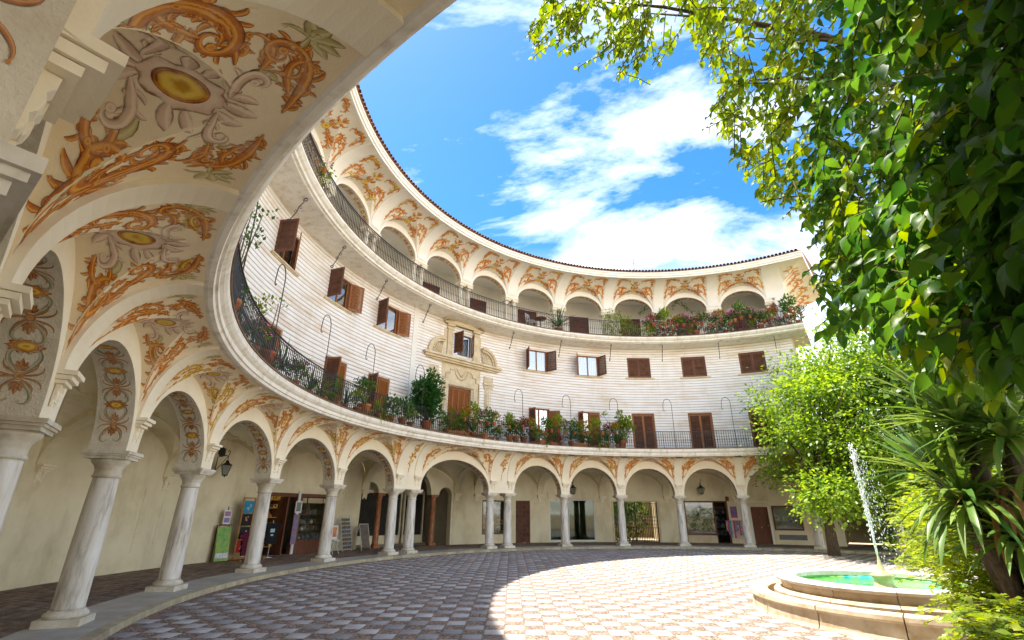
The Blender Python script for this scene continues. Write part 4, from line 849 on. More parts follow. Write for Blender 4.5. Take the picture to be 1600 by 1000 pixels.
# --- iron railings
def railing(name, r, t0, t1, z0, h, step):
    n = int((t1 - t0) / 1.2); T = np.linspace(t0, t1, n + 1); m = MB(); m.lathe([(r - .022, z0 + h - .02), (r + .022, z0 + h - .02), (r + .022, z0 + h), (r - .022, z0 + h)], T, closed=True)
    rl = m.build(name, m_iron, B); m = MB(); m.lathe([(r - .012, z0 + .05), (r + .012, z0 + .05), (r + .012, z0 + .068), (r - .012, z0 + .068)], T, closed=True); m.lathe([(r - .01, z0 + h - .10), (r + .01, z0 + h - .10), (r + .01, z0 + h - .088), (r - .01, z0 + h - .088)], T, closed=True); m.build('lower_rail', m_iron, rl)
    m = MB(); dts = step / r * 57.2958; tt = np.arange(t0, t1, dts)
    for i, t in enumerate(tt):
        big = i % 12 == 0; rad = .015 if big else .0105
        m.rev([(rad, 0 if big else .06), (rad, .36), (rad * 2.0, .40), (rad * 2.0, .43), (rad, .47), (rad, h - .02)], P(t, r, z0), n=5, sm=False)
    m.build('balusters', m_iron, rl)['kind'] = 'stuff'; return rl
railing('railing', 13.56, -138, 43, 4.862, .90, .115)
railing('railing', 13.78, -112, 34.7, 11.20, .95, .115)
m = MB()
for i in range(14): m.rev([(.0085, 0), (.0085, .9)], P(34.7, 13.78 + i * .115, 11.25), n=5)
m.box(tuple(np.array(P(34.7, 14.5, 12.14))), (.04, 1.5, .03), 0, None); m.build('end_railing', m_iron, B)
# goose-neck plant hooks and scroll brackets
hk = MB(); q = np.linspace(0, math.pi, 12); hk.tube([(0, 0, 0), (0, 0, 1.0), (0, 0, 2.30)] + [(-.22 + .22 * math.cos(a), 0, 2.30 + .36 * math.sin(a)) for a in q[1:]] + [(-.46, 0, 2.12), (-.45, 0, 2.02), (-.40, 0, 2.0), (-.38, 0, 2.05)], .013, 6); hook_me = hk.mesh('plant_hook', m_iron)
for t in (4.6, 17.4, -7.9, -19.4, -31.4, -57.0, -70.2, -82.6, -97.0, -110.5): ob('plant_hook', hook_me, B, P(t, 13.6, 4.865), -R_(t + 8))
sb = MB()
def spiral(cx_, cz, r0, a0, a1, n=12): return [(0, cx_ + r0 * (1 - .6 * i / n) * math.cos(a0 + (a1 - a0) * i / n), cz + r0 * (1 - .6 * i / n) * math.sin(a0 + (a1 - a0) * i / n)) for i in range(n + 1)]
sb.tube(spiral(-.12, -.10, .08, R_(-60), R_(-60 + 420))[::-1] + [(0, .05, -.35), (0, .10, -.55), (0, .22, -.75)] + spiral(.29, -.84, .07, R_(120), R_(120 + 400)), .016, 6); sb.tube(spiral(.0, -.38, .06, 0, R_(380)), .009, 5); sb.tube(spiral(.13, -.5, .06, R_(180), R_(560)), .009, 5); sbm = sb.mesh('scroll_bracket', m_iron)
for t in (28.8, 17.2, 4.6, -7.6, -20, -32.3, -54.5, -66.5, -78.5, -90.5): ob('scroll_bracket', sbm, B, P(t, 14.25, 10.84), -R_(t))

# ================================================================== SHOPS UNDER THE ARCADE
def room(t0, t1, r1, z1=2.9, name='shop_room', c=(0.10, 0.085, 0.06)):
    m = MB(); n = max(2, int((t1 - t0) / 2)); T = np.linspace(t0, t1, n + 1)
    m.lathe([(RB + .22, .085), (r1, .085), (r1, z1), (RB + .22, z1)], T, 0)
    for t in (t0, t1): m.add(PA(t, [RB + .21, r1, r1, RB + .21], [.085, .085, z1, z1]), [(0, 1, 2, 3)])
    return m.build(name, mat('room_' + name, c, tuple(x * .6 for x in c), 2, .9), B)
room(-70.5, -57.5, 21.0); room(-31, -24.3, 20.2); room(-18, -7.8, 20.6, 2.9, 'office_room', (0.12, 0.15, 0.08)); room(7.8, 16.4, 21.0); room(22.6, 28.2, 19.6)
def pfb(name, boxes, mt, parent=None, n=None):
    m = MB()
    for b in boxes: m.pbox(*b, n=n)
    return m.build(name, mt, parent or B)
# left souvenir shop
s1 = pfb('shop_front', [(-69.6, -69.1, RB + .03, RB + .16, .09, 2.34), (-63.6, -62.7, RB + .0, RB + .18, .09, 2.34), (-58.6, -58.2, RB + .03, RB + .16, .09, 2.34), (-69.1, -63.6, RB + .03, RB + .16, 2.2, 2.34), (-62.7, -58.6, RB + .03, RB + .16, 2.22, 2.34), (-62.7, -58.6, RB + .03, RB + .16, .09, .58), (-63.3, -61, RB + .06, RB + .1, .1, .11)], m_wood)
pfb('window_post', [(-63.55, -63.2, RB - .05, RB - .005, .09, 2.5)], m_whitemetal, s1); pfb('lintel', [(-69.9, -57.9, RB - .06, RB - .002, 2.42, 2.78)], m_inner, s1); pfb('pane', [(-62.7, -58.6, RB + .07, RB + .075, .58, 2.22)], m_shopglass, s1)
for k, (a, b) in enumerate(((-62.6, -61.9), (-61.7, -59.3), (-59.2, -58.7))): pfb('paper_sign', [(a, b, RB + .055, RB + .062, 1.98, 2.18)], mat('sign_paper%d' % k, (.55, .48, .34), (.3, .22, .12), 30, .8), s1)
pfb('open_door', [(-65.0, -64.8, RB - .0, RB + .9, .1, 2.2)], m_wood, s1, 1)
def goods(name, t0, t1, r0, r1, zs, cols, n, smin, smax, parent):
    """rows of small wares on shelves"""
    m = MB()
    mats_ = []
    for i, c in enumerate(cols): mats_.append(mat('ware_%s_%d' % (name, i), c, tuple(x * .5 for x in c), 25, .5))
    for z in zs: m.pbox(t0, t1, r0, r1 + .1, z - .03, z - .012, mi=0)
    for i in range(n):
        t = random.uniform(t0, t1); r = random.uniform(r0, r1); z = random.choice(zs); s = random.uniform(smin, smax); c = P(t, r, z - .01); k = random.randrange(len(cols))
        if i % 3 == 0: m.rev([(s * .2, 0), (s * .5, s * .1), (s * .55, s * .5), (s * .3, s * .8), (s * .2, s)], c, n=8, mi=k)
        elif i % 3 == 1: m.box((c[0], c[1], c[2] + s * .5), (s * .8, s * .5, s), k)
        else: m.tube([(c[0] + s * .6 * math.cos(a), c[1] + s * .4 * math.sin(a), c[2] + s * .6 + s * .5 * math.sin(a * 1.0)) for a in np.linspace(0, 6.2, 9)], s * .14, 5, k)
    o = m.build(name, mats_, parent); o['kind'] = 'stuff'; return o
goods('shop_wares', -69.0, -63.9, 18.7, 19.6, [.4, .75, 1.1, 1.45, 1.8, 2.1], [(.85, .52, .06), (.7, .38, .05), (.9, .65, .2), (.45, .18, .05)], 260, .07, .2, s1)
goods('window_wares', -62.5, -58.8, 18.32, 18.6, [.62, .95, 1.2, 1.55], [(.45, .22, .12), (.6, .45, .3), (.12, .3, .35), (.5, .06, .06), (.65, .6, .55), (.25, .1, .05)], 110, .06, .2, s1)
# picture and postcard strip hanging by the door
pfb('postcard_strip', [(-63.9, -63.1, RB - .075, RB - .055, .45, 1.55)], mat('postcards', (.08, .18, .45), (.45, .2, .1), 14, .4, lo=.45, hi=.55), s1); pfb('framed_picture', [(-63.9, -62.9, RB - .075, RB - .055, 1.6, 2.05)], m_whitemetal, s1); pfb('picture', [(-63.75, -63.05, RB - .08, RB - .076, 1.66, 2.0)], mat('picture_print', (.1, .2, .3), (.3, .25, .1), 8, .5), s1)
# middle shops
s2 = pfb('shop_window', [(-30.4, -24.9, RB + .05, RB + .12, 2.22, 2.3), (-30.4, -24.9, RB + .05, RB + .12, .55, .62), (-30.4, -30.15, RB + .05, RB + .12, .62, 2.22), (-25.15, -24.9, RB + .05, RB + .12, .62, 2.22)], m_wood)
pfb('pane', [(-30.1, -25.2, RB + .08, RB + .085, .62, 2.22)], m_shopglass, s2); goods('window_wares', -30, -25.2, 18.4, 18.9, [.7, 1.1, 1.5], [(.5, .33, .08), (.3, .2, .05), (.55, .5, .4)], 40, .08, .3, s2); pfb('lintel', [(-31.2, -20.3, RB - .05, RB - .002, 2.42, 2.72)], m_inner, s2)
dk = pfb('studded_door', [(-23.9, -21.1, RB + .10, RB + .16, .095, 2.3)], m_wood)
m = MB()
for i in range(4):
    for j in range(9):
        c = P(-23.55 + i * .7, RB + .09, .28 + j * .235); m.box(c, (.16, .10, .19), 0, None)
m.build('door_panel', m_slat, dk)['kind'] = 'stuff'
s3 = pfb('office_window', [(-17.3, -8.5, RB + .04, RB + .1, 2.34, 2.4), (-17.3, -17.1, RB + .04, RB + .1, .17, 2.34), (-8.7, -8.5, RB + .04, RB + .1, .17, 2.34), (-13.6, -13.45, RB + .04, RB + .1, .17, 2.34), (-17.1, -8.7, RB + .04, RB + .1, .17, .22)], m_whitemetal)
pfb('pane', [(-17.1, -8.7, RB + .07, RB + .075, .22, 2.34)], m_greenrefl, s3); pfb('lintel', [(-17.6, -8.0, RB - .06, RB - .002, 2.44, 2.78)], m_inner, s3)
m = MB()
for k in range(-26, 34):   # crossed grille wires
    for s in (-1, 1):
        x0 = -17.1 + k * .28; pts = []
        for q in np.linspace(0, 1, 5):
            t = x0 + (q if s > 0 else 1 - q) * 6.6 / 1.0 * 1.0; z = .22 + q * 2.1
            if -17.1 < t < -8.7: pts.append(P(t, RB + .12, z))
        if len(pts) > 1: m.tube(pts, .004, 3)
m.build('grille', m_iron, s3)['kind'] = 'stuff'
for (a, b, z0, z1, c) in ((-15.0, -13.9, .9, 1.8, (.04, .05, .06)), (-12.5, -11.2, .25, .8, (.05, .06, .07)), (-16.6, -15.4, .25, .55, (.5, .45, .35)), (-10.6, -9.4, .3, .5, (.5, .5, .45))): pfb('notice_board', [(a, b, RB + .3, RB + .33, z0, z1)], mat('board_%d' % int(z0 * 100 + a), c, tuple(x * .6 for x in c), 6, .4), s3)
# iron gate to the inner patio
gt = MB()
for i in range(27):
    t = -4.75 + i * .31; gt.tube([P(t, RB + .1, .12), P(t, RB + .1, 2.26)], .018, 5)
for z in (.16, .85, 1.45, 2.22): gt.pbox(-4.85, 3.25, RB + .09, RB + .11, z, z + .03)
for t in (-4.8, -.8, 3.2): gt.tube([P(t, RB + .1, .1), P(t, RB + .1, 2.28)], .025, 6)
for i in range(13):
    t = -4.45 + i * .62; c = P(t, RB + .1, 1.15); gt.tube([(c[0] + .10 * math.cos(a), c[1] + .02 * math.sin(a), c[2] + .14 * math.sin(a)) for a in np.linspace(0, 6.28, 13)], .008, 5)
gt.build('patio_gate', m_iron, B); pfb('gate_surround', [(-5.3, -4.9, RB - .03, RB + .2, .09, 2.36), (3.3, 3.7, RB - .03, RB + .2, .09, 2.36), (-4.9, 3.3, RB - .03, RB + .2, 2.3, 2.36)], m_stone)
pfb('patio', [(-7, 6, 26, 26.2, 0, 5), (-7.3, -7, 18.5, 26, 0, 5), (6, 6.3, 18.5, 26, 0, 5), (-7.3, 6.3, 18.5, 22.2, 3.0, 3.2)], mat('patio_wall', (.45, .36, .2), (.3, .25, .15), 1, .9))  # last box: unseen roof slab, added to keep daylight off the patio
# right shop
s4 = pfb('shop_front', [(8.3, 15.9, RB + .03, RB + .12, 2.28, 2.36), (8.3, 8.5, RB + .03, RB + .12, .09, 2.28), (13.4, 13.65, RB + .03, RB + .12, .09, 2.28), (15.6, 15.9, RB + .0, RB + .14, .09, 2.28), (13.65, 15.6, RB + .03, RB + .12, 1.98, 2.03), (8.5, 13.4, RB + .03, RB + .12, .5, .56)], m_wood)
pfb('pane', [(8.5, 13.4, RB + .07, RB + .075, .56, 2.28)], m_shopglass, s4); pfb('stone_plinth', [(8.4, 13.5, RB - .02, RB + .02, .095, .5)], m_stone, s4); goods('window_wares', 8.7, 13.2, 18.4, 18.9, [.7, .95, 1.2], [(.6, .58, .5), (.5, .4, .3), (.2, .3, .4), (.6, .2, .3)], 60, .07, .22, s4); goods('shop_wares', 13.8, 15.5, 19.2, 19.6, [.5, .9, 1.3, 1.7], [(.1, .1, .1), (.3, .3, .3), (.1, .2, .2)], 30, .1, .25, s4)
ss = pfb('sign_bracket', [(15.7, 16.2, RB - .35, RB - .02, 2.36, 2.60)], mat('red_sign', (.30, .07, .03), (.2, .04, .02), 5, .5), s4)
d4 = pfb('panelled_door', [(19.7, 22.5, RB + .08, RB + .14, .095, 2.04)], m_wood)
for (a, b, z0, z1) in ((20.15, 22.05, 1.15, 1.9), (20.15, 22.05, .85, 1.05), (20.15, 22.05, .22, .75)): pfb('panel', [(a, b, RB + .06, RB + .078, z0, z1)], m_wood, d4)
m = MB(); m.rev([(.03, -.03), (.035, 0), (.03, .03)], P(21.1, RB + .05, .95), n=10); m.rev([(.02, -.03), (.025, 0), (.02, .03)], P(22.2, RB + .04, 1.05), n=10); m.build('brass_knob', mat('brass', (.6, .42, .15), (.5, .35, .1), 9, .3, metal=.8), d4)
pfb('door_surround', [(19.3, 19.68, RB - .02, RB + .05, .09, 2.08), (22.52, 22.85, RB - .02, RB + .05, .09, 2.08), (19.3, 22.85, RB - .02, RB + .02, 2.3, 2.33)], m_white, d4)
w5 = pfb('barred_window', [(23.1, 27.7, RB - .02, RB + .08, 2.03, 2.1), (23.1, 27.7, RB - .02, RB + .08, .82, .89), (23.1, 23.35, RB - .02, RB + .08, .89, 2.03), (27.45, 27.7, RB - .02, RB + .08, .89, 2.03)], m_wood)
pfb('pane', [(23.35, 27.45, RB + .12, RB + .125, .89, 2.03)], m_shopglass, w5); goods('window_wares', 23.6, 27.3, 18.5, 18.8, [1.0, 1.3], [(.1, .2, .5), (.1, .4, .4), (.6, .5, .3)], 16, .1, .3, w5)
m = MB()
for i in range(26): m.tube([P(23.45 + i * .158, RB + .05, .89), P(23.45 + i * .158, RB + .05, 2.03)], .008, 4)
m.build('window_bars', m_whitemetal, w5)['kind'] = 'stuff'
tp = pfb('tile_panel', [(23.6, 27.9, RB - .004, RB + .05, .34, .60)], mat('tile_grey', (.25, .26, .28), (.12, .12, .14), 20, .3))
tm_ = [mat('tile_%d' % i, c, tuple(x * .5 for x in c), 40, .25, lo=.45, hi=.55) for i, c in enumerate(((.20, .22, .27), (.30, .26, .2)))]
for i in range(16):
    for j in range(2): pfb('tile', [(23.64 + i * .265, 23.64 + i * .265 + .25, RB - .012, RB - .003, .35 + j * .125, .35 + j * .125 + .115)], tm_[(i + j) % 2], tp, 1)
# right passage: side wall, arched far wall
m = MB(); m.pbox(32.6, 33.4, RB - .0, 24, .05, 4.3, n=1); m.pbox(41.8, 42.6, RB, 24, .05, 4.3, n=1); m.pbox(32.6, 42.6, RB + .1, 24, 3.9, 4.3); m.pbox(32.6, 50, 24.0, 24.2, .05, 5); m.pbox(42.6, 52, RB - .1, RB + .1, .05, 4.4); m.build('right_passage', [m_inner], B)
fi = np.linspace(0, math.pi, 17); m = MB(); T = 37.4 - 4.0 * np.cos(fi); Z = 2.0 + 1.2 * np.sin(fi); m.add(np.concatenate([PA(T, RB + .25, Z), PA(T, RB + .25, 4.2)]), [(i, i + 1, 18 + i, 17 + i) for i in range(16)]); m.add(np.concatenate([PA(T, RB + .25, Z), PA(T, RB + .7, Z)]), [(i, i + 1, 18 + i, 17 + i) for i in range(16)]); m.build('passage_arch', m_inner, B)
# round vent and lanterns
m = MB(); m.rev([(0.0, 0), (.15, 0), (.165, .015), (.15, .03)], (0, 0, 0), n=20)
for k in range(-4, 5):
    m.box((k * .032, 0, .035), (.01, .26, .01)); m.box((0, k * .032, .036), (.26, .01, .01))
v = m.build('wall_vent', m_iron, B, P(-76.0, RB - .005, 3.55), 0); v.rotation_euler = (R_(90), 0, R_(76.0))
def lantern(t, r, z, label, wall=True):
    L_ = thing('wall_lantern', label, 'lantern', P(t, r, z), -R_(t), 'lanterns under the arcade')
    m = MB(); m.tube([(0, .42, .05), (0, .42, .55), (0, .30, .60), (0, .05, .60)], .014, 6); m.tube([(0, .42, .1), (0, .2, .35), (0, .0, .60)], .010, 6)
    m.tube([(.0, 0, .42), (.0, .0, .6), (.05, 0, .72), (.0, 0, .78), (-.05, 0, .72)], .012, 6); m.build('bracket', m_iron, L_)
    m = MB(); m.rev([(.24, .27), (.20, .30), (.09, .36), (.06, .42), (.075, .43), (.0, .45)], n=4, sm=False); m.build('roof', m_iron, L_)
    m = MB(); m.rev([(.10, -.02), (.19, .27)], n=4, sm=False); m.build('glass', m_lamp, L_)
    m = MB()
    for k in range(4):
        a = k * math.pi / 2; m.tube([(.105 * math.cos(a), .105 * math.sin(a), -.02), (.2 * math.cos(a), .2 * math.sin(a), .27)], .012, 4)
    m.rev([(.12, -.05), (.12, -.02), (.03, -.07), (.02, -.1)], n=4, sm=False); m.build('cage', m_iron, L_)
lantern(-76.8, 17.65, 2.8, 'black iron lantern on the bare left wall below a round vent')
lantern(-13.1, 17.7, 2.75, 'black lantern above the green office window under the arcade')
lantern(11.5, 17.7, 2.78, 'black lantern above the glass shop front with scarves beside it')
lantern(-43.4, 17.5, 3.3, 'dark lantern hung high in the entrance vault between red marble columns')
# --- wares on the walk
def sheet(m, pts, mi=0): m.add(pts, [(0, 1, 2, 3)], mi)
gp = mat('green_poster', (.12, .32, .05), (.42, .45, .08), 7, .5, c3=(.2, .42, .12)); wp = mat('white_paper', (.8, .8, .8), (.7, .7, .75), 9, .6)
o = thing('poster_board', 'green and yellow poster board leaning on the plaster wall', 'sign', P(-74.3, 17.75, .097), R_(74.3 - 8))
m = MB(); m.box((0, .1, .56), (.50, .02, 1.05), 0, Matrix.Rotation(R_(-7), 4, 'X')); m.build('poster', gp, o); m = MB(); m.box((0, .085, .20), (.46, .02, .16), 0, Matrix.Rotation(R_(-7), 4, 'X')); m.build('caption_strip', mat('caption', (.8, .78, .75), (.25, .2, .4), 45, .5, lo=.42, hi=.52), o)
m = MB(); m.box((-.22, .3, .55), (.03, .03, 1.1)); m.box((.22, .3, .55), (.03, .03, 1.1)); m.box((0, .24, 1.12), (.55, .06, .03)); m.box((0, .22, 1.4), (.03, .02, .6)); m.build('stand', m_wood, o)
m = MB(); m.box((0, .20, 1.37), (.26, .012, .44)); m.build('paper_notice', wp, o)
for k, z in enumerate((1.27, 1.47)):
    m = MB(); m.box((0, .19, z), (.2, .006, .15)); m.build('photo', mat('notice_photo%d' % k, (.5, .2, .25), (.2, .2, .5), 5, .5), o)
o = thing('shirt_rack', 'tall wooden rack of printed T-shirts beside the souvenir shop door', 'clothes rack', P(-71.6, 17.55, .097), R_(71.6 - 6))
m = MB()
for x in (-.46, 0, .46): m.box((x, .12, 1.0), (.04, .04, 2.0))
m.box((0, .12, 1.99), (.96, .04, .04)); m.box((0, .12, .08), (.96, .04, .04)); m.box((-.46, .0, .03), (.06, .5, .05)); m.box((.46, .0, .03), (.06, .5, .05)); m.build('frame', mat('rack_wood', (.45, .22, .06), (.35, .15, .04), 6, .5), o)
cols = [(.03, .28, .5), (.02, .02, .02), (.025, .025, .025), (.5, .02, .02), (.02, .02, .025), (.45, .02, .02), (.03, .03, .03), (.02, .02, .02)]
def shirt(w_, h_):
    return [(-.16 * w_, h_), (-.06 * w_, h_ - .02), (.06 * w_, h_ - .02), (.16 * w_, h_), (.34 * w_, h_ - .12), (.28 * w_, h_ - .22), (.2 * w_, h_ - .18), (.2 * w_, 0), (-.2 * w_, 0), (-.2 * w_, h_ - .18), (-.28 * w_, h_ - .22), (-.34 * w_, h_ - .12)]
for k, c in enumerate(cols):
    x = -.23 + .46 * (k // 4); z = 1.5 - (k % 4) * .42; m = MB(); m.box((x, .10, z + .2), (.38, .012, .38)); s_ = m.build('shirt', mat('shirt_cloth%d' % k, c, tuple(v * .7 for v in c), 9, .8), o)
    m = MB()
    for q in range(5): m.box((x + random.uniform(-.08, .08), .092, z + .2 + random.uniform(-.09, .09)), (.05, .004, .05))
    m.build('shirt_print', mat('print%d' % k, [(.5, .5, .5), (.6, .25, .1), (.55, .55, .6), (.8, .8, .8)][k % 4], None, 30, .6), s_)
m = MB(); m.prism([(x - .05, z + .15) for x, z in shirt(1.3, .75)], -.03, .02); m.build('maroon_shirt', mat('maroon', (.12, .008, .03), (.07, .005, .02), 12, .85, stretch=(8, 8, .5)), o)
o = thing('shirt_stand', 'black printed shirt on a hanger stand in the souvenir shop doorway', 'clothes stand', P(-68.2, 17.7, .097), R_(68.2))
m = MB(); m.tube([(0, 0, 0), (0, 0, 1.25)], .012, 6); m.rev([(.14, 0), (.14, .015), (.02, .03)], n=14); m.build('stand', m_whitemetal, o); m = MB(); m.prism([(x, z + .45) for x, z in shirt(1.2, .72)], -.03, .03); m.build('shirt', mat('black_cloth', (.012, .014, .018), None, 9, .85), o); m = MB(); m.box((0, -.035, .9), (.2, .004, .12)); m.box((0, -.035, .75), (.12, .004, .06)); m.build('shirt_print', mat('blue_print', (.2, .5, .6), (.7, .7, .7), 30, .6), o)
o = thing('postcard_rack', 'white slanted postcard rack on the walk by the bare wall', 'rack', P(-55.9, 17.6, .097), R_(55.9 + 10))
m = MB(); m.tube([(-.28, 0, 0), (-.28, .35, 1.4)], .014, 5); m.tube([(.28, 0, 0), (.28, .35, 1.4)], .014, 5); m.tube([(-.28, .65, 0), (-.28, .35, 1.3)], .014, 5); m.tube([(.28, .65, 0), (.28, .35, 1.3)], .014, 5); m.build('frame', m_whitemetal, o)
pm = [mat('postcard%d' % k, c, tuple(v * .4 for v in c), 20, .4) for k, c in enumerate(((.1, .2, .4), (.3, .3, .32), (.3, .2, .15), (.15, .25, .2)))]
for i in range(8):
    for j in range(4):
        z = .15 + i * .155; m = MB(); m.box((-.2 + j * .135, z * .25 - .01, z), (.115, .01, .105)); m.build('postcard', pm[(i * 3 + j * 2 + i * j) % 4], o)
o = thing('a_board', 'white framed A-board with dark poster beside the postcard rack', 'sign', P(-53.3, 17.7, .097), R_(53.3 + 8))
m = MB()
for s in (-1, 1):
    for x in (-.26, .26): m.tube([(x, s * .28, 0), (x, 0, 1.05)], .018, 5)
m.tube([(-.26, 0, 1.05), (.26, 0, 1.05)], .018, 5); m.build('frame', m_whitemetal, o); m = MB(); m.add([(-.24, -.275, .12), (.24, -.275, .12), (.24, -.02, 1.02), (-.24, -.02, 1.02)], [(0, 1, 2, 3)]); m.build('poster', mat('dark_poster', (.05, .06, .07), (.25, .2, .15), 6, .3, lo=.4, hi=.75), o)
o = thing('folding_easel', 'white folding easel with an orange card behind a column', 'easel', P(-60.4, 16.9, .097), R_(60.4))
m = MB()
for s in (-1, 1): m.tube([(s * .15, -.2, 0), (s * .15, .15, .5)], .012, 5); m.tube([(s * .15, .2, 0), (s * .15, -.15, .5)], .012, 5)
m.box((0, 0, .5), (.36, .34, .02)); m.build('frame', m_whitemetal, o); m = MB(); m.box((0, .05, .78), (.34, .03, .5)); m.build('board', m_whitemetal, o); m = MB(); m.box((0, .03, .8), (.24, .01, .36)); m.build('orange_card', mat('orange_card', (.5, .15, .06), (.6, .3, .15), 9, .5), o)
o = thing('scarf_rack', 'rack of patterned scarves in bright colours beside the right shop door', 'clothes rack', P(16.6, 17.75, .097), -R_(16.6))
m = MB(); m.tube([(-.5, 0, 0), (-.5, 0, 1.2), (.5, 0, 1.2), (.5, 0, 0)], .014, 5); m.build('frame', m_iron, o)
sc_c = [(.35, .15, .4), (.5, .1, .1), (.1, .2, .5), (.6, .5, .2), (.55, .1, .3), (.1, .4, .45), (.6, .55, .5), (.4, .1, .15)]
for k in range(10):
    m = MB(); x0 = -.48 + k * .096; ln = random.uniform(.55, .95); q = np.linspace(0, 1, 7); wv = .012 * np.sin(q * 9 + k); V = np.concatenate([np.stack([np.full(7, x0), -.03 + wv, 1.22 - q * ln], 1), np.stack([np.full(7, x0 + .09), -.03 - wv, 1.22 - q * ln], 1)]); m.add(V, [(i, i + 1, 8 + i, 7 + i) for i in range(6)]); m.add(V + [0, .05, 0], [(i, 7 + i, 8 + i, i + 1) for i in range(6)]); m.build('scarf', mat('scarf%d' % k, sc_c[k % 8], sc_c[(k + 3) % 8], 9, .85, lo=.48, hi=.54), o)
o = tag(pfb('wall_poster', [(16.3, 17.4, RB - .03, RB - .005, 1.45, 2.06)], mat('poster_print', (.45, .05, .25), (.03, .12, .3), 3, .3, lo=.42, hi=.6)), 'dark framed poster with pink glow on the wall by the scarves', 'poster'); o.parent = None

# ================================================================== FOUNTAIN
FX, FY = 6.92, 10.2
F_ = thing('fountain', 'round stone fountain with green water, raised basin and low outer ring', 'fountain', (FX, FY, 0))
m_fst = mat('fountain_stone', (.60, .50, .37), (.40, .29, .17), 3.2, .7, .15, 30, c3=(.52, .42, .30))
m_frim = mat('fountain_rim', (.72, .66, .58), (.55, .45, .34), 4, .6, .1, 30)
NSEG = 14
for k in range(NSEG):      # outer ring built of long curved blocks
    a0 = 2 * math.pi * k / NSEG + .004; a1 = 2 * math.pi * (k + 1) / NSEG - .004; m = MB(); q = np.linspace(a0, a1, 7); pr = [(2.44, 0), (2.60, 0), (2.57, .05), (2.55, .22), (2.60, .26), (2.59, .315), (2.55, .33), (2.30, .33), (2.27, .31), (2.29, .25), (2.30, .0)]
    V = np.array([(.2 + p[0] * math.cos(t), -.28 + p[0] * math.sin(t), p[1]) for t in q for p in pr]); n = len(pr); m.add(V, [(i * n + j, (i + 1) * n + j, (i + 1) * n + (j + 1) % n, i * n + (j + 1) % n) for i in range(6) for j in range(n)] + [tuple(range(n)), tuple(6 * n + j for j in range(n))[::-1]]); m.build('ring_block', m_fst, F_)
for k in range(12):
    a0 = 2 * math.pi * k / 12 + .003; a1 = 2 * math.pi * (k + 1) / 12 - .003; q = np.linspace(a0, a1, 8)
    for nm, mt, pr in (('basin_block', m_fst, [(1.45, .0), (1.86, .0), (1.86, .30), (1.82, .34), (1.70, .345), (1.72, .46), (1.45, .46)]), ('rim_block', m_frim, [(1.44, .462), (1.72, .462), (1.79, .48), (1.80, .52), (1.77, .55), (1.50, .555), (1.44, .54)])):
        m = MB(); n = len(pr); V = np.array([(p[0] * math.cos(t), p[0] * math.sin(t), p[1]) for t in q for p in pr]); m.add(V, [(i * n + j, (i + 1) * n + j, (i + 1) * n + (j + 1) % n, i * n + (j + 1) % n) for i in range(7) for j in range(n)] + [tuple(range(n)), tuple(7 * n + j for j in range(n))[::-1]]); m.build(nm, mt, F_)
m = MB(); m.rev([(0, .0), (1.47, .0), (1.47, .10), (1.46, .47), (1.448, .47), (1.44, .12), (0, .12)], n=48); m.build('basin_lining', mat('basin_paint', (.16, .50, .12), (.02, .42, .42), 1.4, .5, c3=(.25, .55, .10), lo=.38, hi=.62), F_)
m_water = bpy.data.materials.new('water'); m_water.use_nodes = True; t_ = m_water.node_tree; t_.nodes.clear()
o_o = t_.nodes.new('ShaderNodeOutputMaterial'); o_t = t_.nodes.new('ShaderNodeBsdfTransparent'); o_t.inputs[0].default_value = (.80, .97, .90, 1); o_g = t_.nodes.new('ShaderNodeBsdfGlossy'); o_g.inputs['Roughness'].default_value = .04; o_f = t_.nodes.new('ShaderNodeFresnel'); o_f.inputs[0].default_value = 1.33; o_m = t_.nodes.new('ShaderNodeMixShader')
o_n = t_.nodes.new('ShaderNodeTexNoise'); o_n.inputs['Scale'].default_value = 14; o_b = t_.nodes.new('ShaderNodeBump'); o_b.inputs['Strength'].default_value = .35; o_b.inputs['Distance'].default_value = .02; t_.links.new(o_n.outputs[0], o_b.inputs['Height'])
for nn_ in (o_g, o_f): t_.links.new(o_b.outputs[0], nn_.inputs['Normal'])
t_.links.new(o_f.outputs[0], o_m.inputs[0]); t_.links.new(o_t.outputs[0], o_m.inputs[1]); t_.links.new(o_g.outputs[0], o_m.inputs[2]); t_.links.new(o_m.outputs[0], o_o.inputs[0])
m = MB(); a = np.linspace(0, 2 * math.pi, 48, endpoint=False); m.add([(1.439 * math.cos(t), 1.439 * math.sin(t), .43) for t in a], [tuple(range(48))]); m.build('water_surface', m_water, F_)
m = MB(); m.rev([(.20, .12), (.18, .42), (.155, .46), (.145, .54), (.185, .58), (.19, .62), (.12, .65), (.06, .69), (.055, .76), (.035, .80), (.02, .90), (.012, .95), (0, .96)], n=20); m.build('pedestal', mat('fountain_nozzle', (.58, .50, .34), (.36, .30, .14), 6, .6), F_)
m_jet = bpy.data.materials.new('jet_water'); m_jet.use_nodes = True; b_ = m_jet.node_tree.nodes['Principled BSDF']; b_.inputs['Base Color'].default_value = (.9, .93, .95, 1); b_.inputs['Roughness'].default_value = .15; b_.inputs['Alpha'].default_value = .62; b_.inputs['Specular IOR Level'].default_value = .8
m = MB()
for k in range(7):
    pts = []; 
    for q in np.linspace(0, 1, 26): pts.append((random.uniform(-.012, .012) * (1 + 3 * q) + .02 * q * math.sin(k * 2), random.uniform(-.012, .012) * (1 + 3 * q) + .02 * q * math.cos(k * 2), .94 + 2.05 * q * (1 - .06 * (k % 4))))
    m.tube(pts, [max(.002, .012 * random.uniform(.4, 1.2) * (1 - .3 * i / 26)) for i in range(26)], 5)
m.build('water_jet', m_jet, F_)
m = MB()
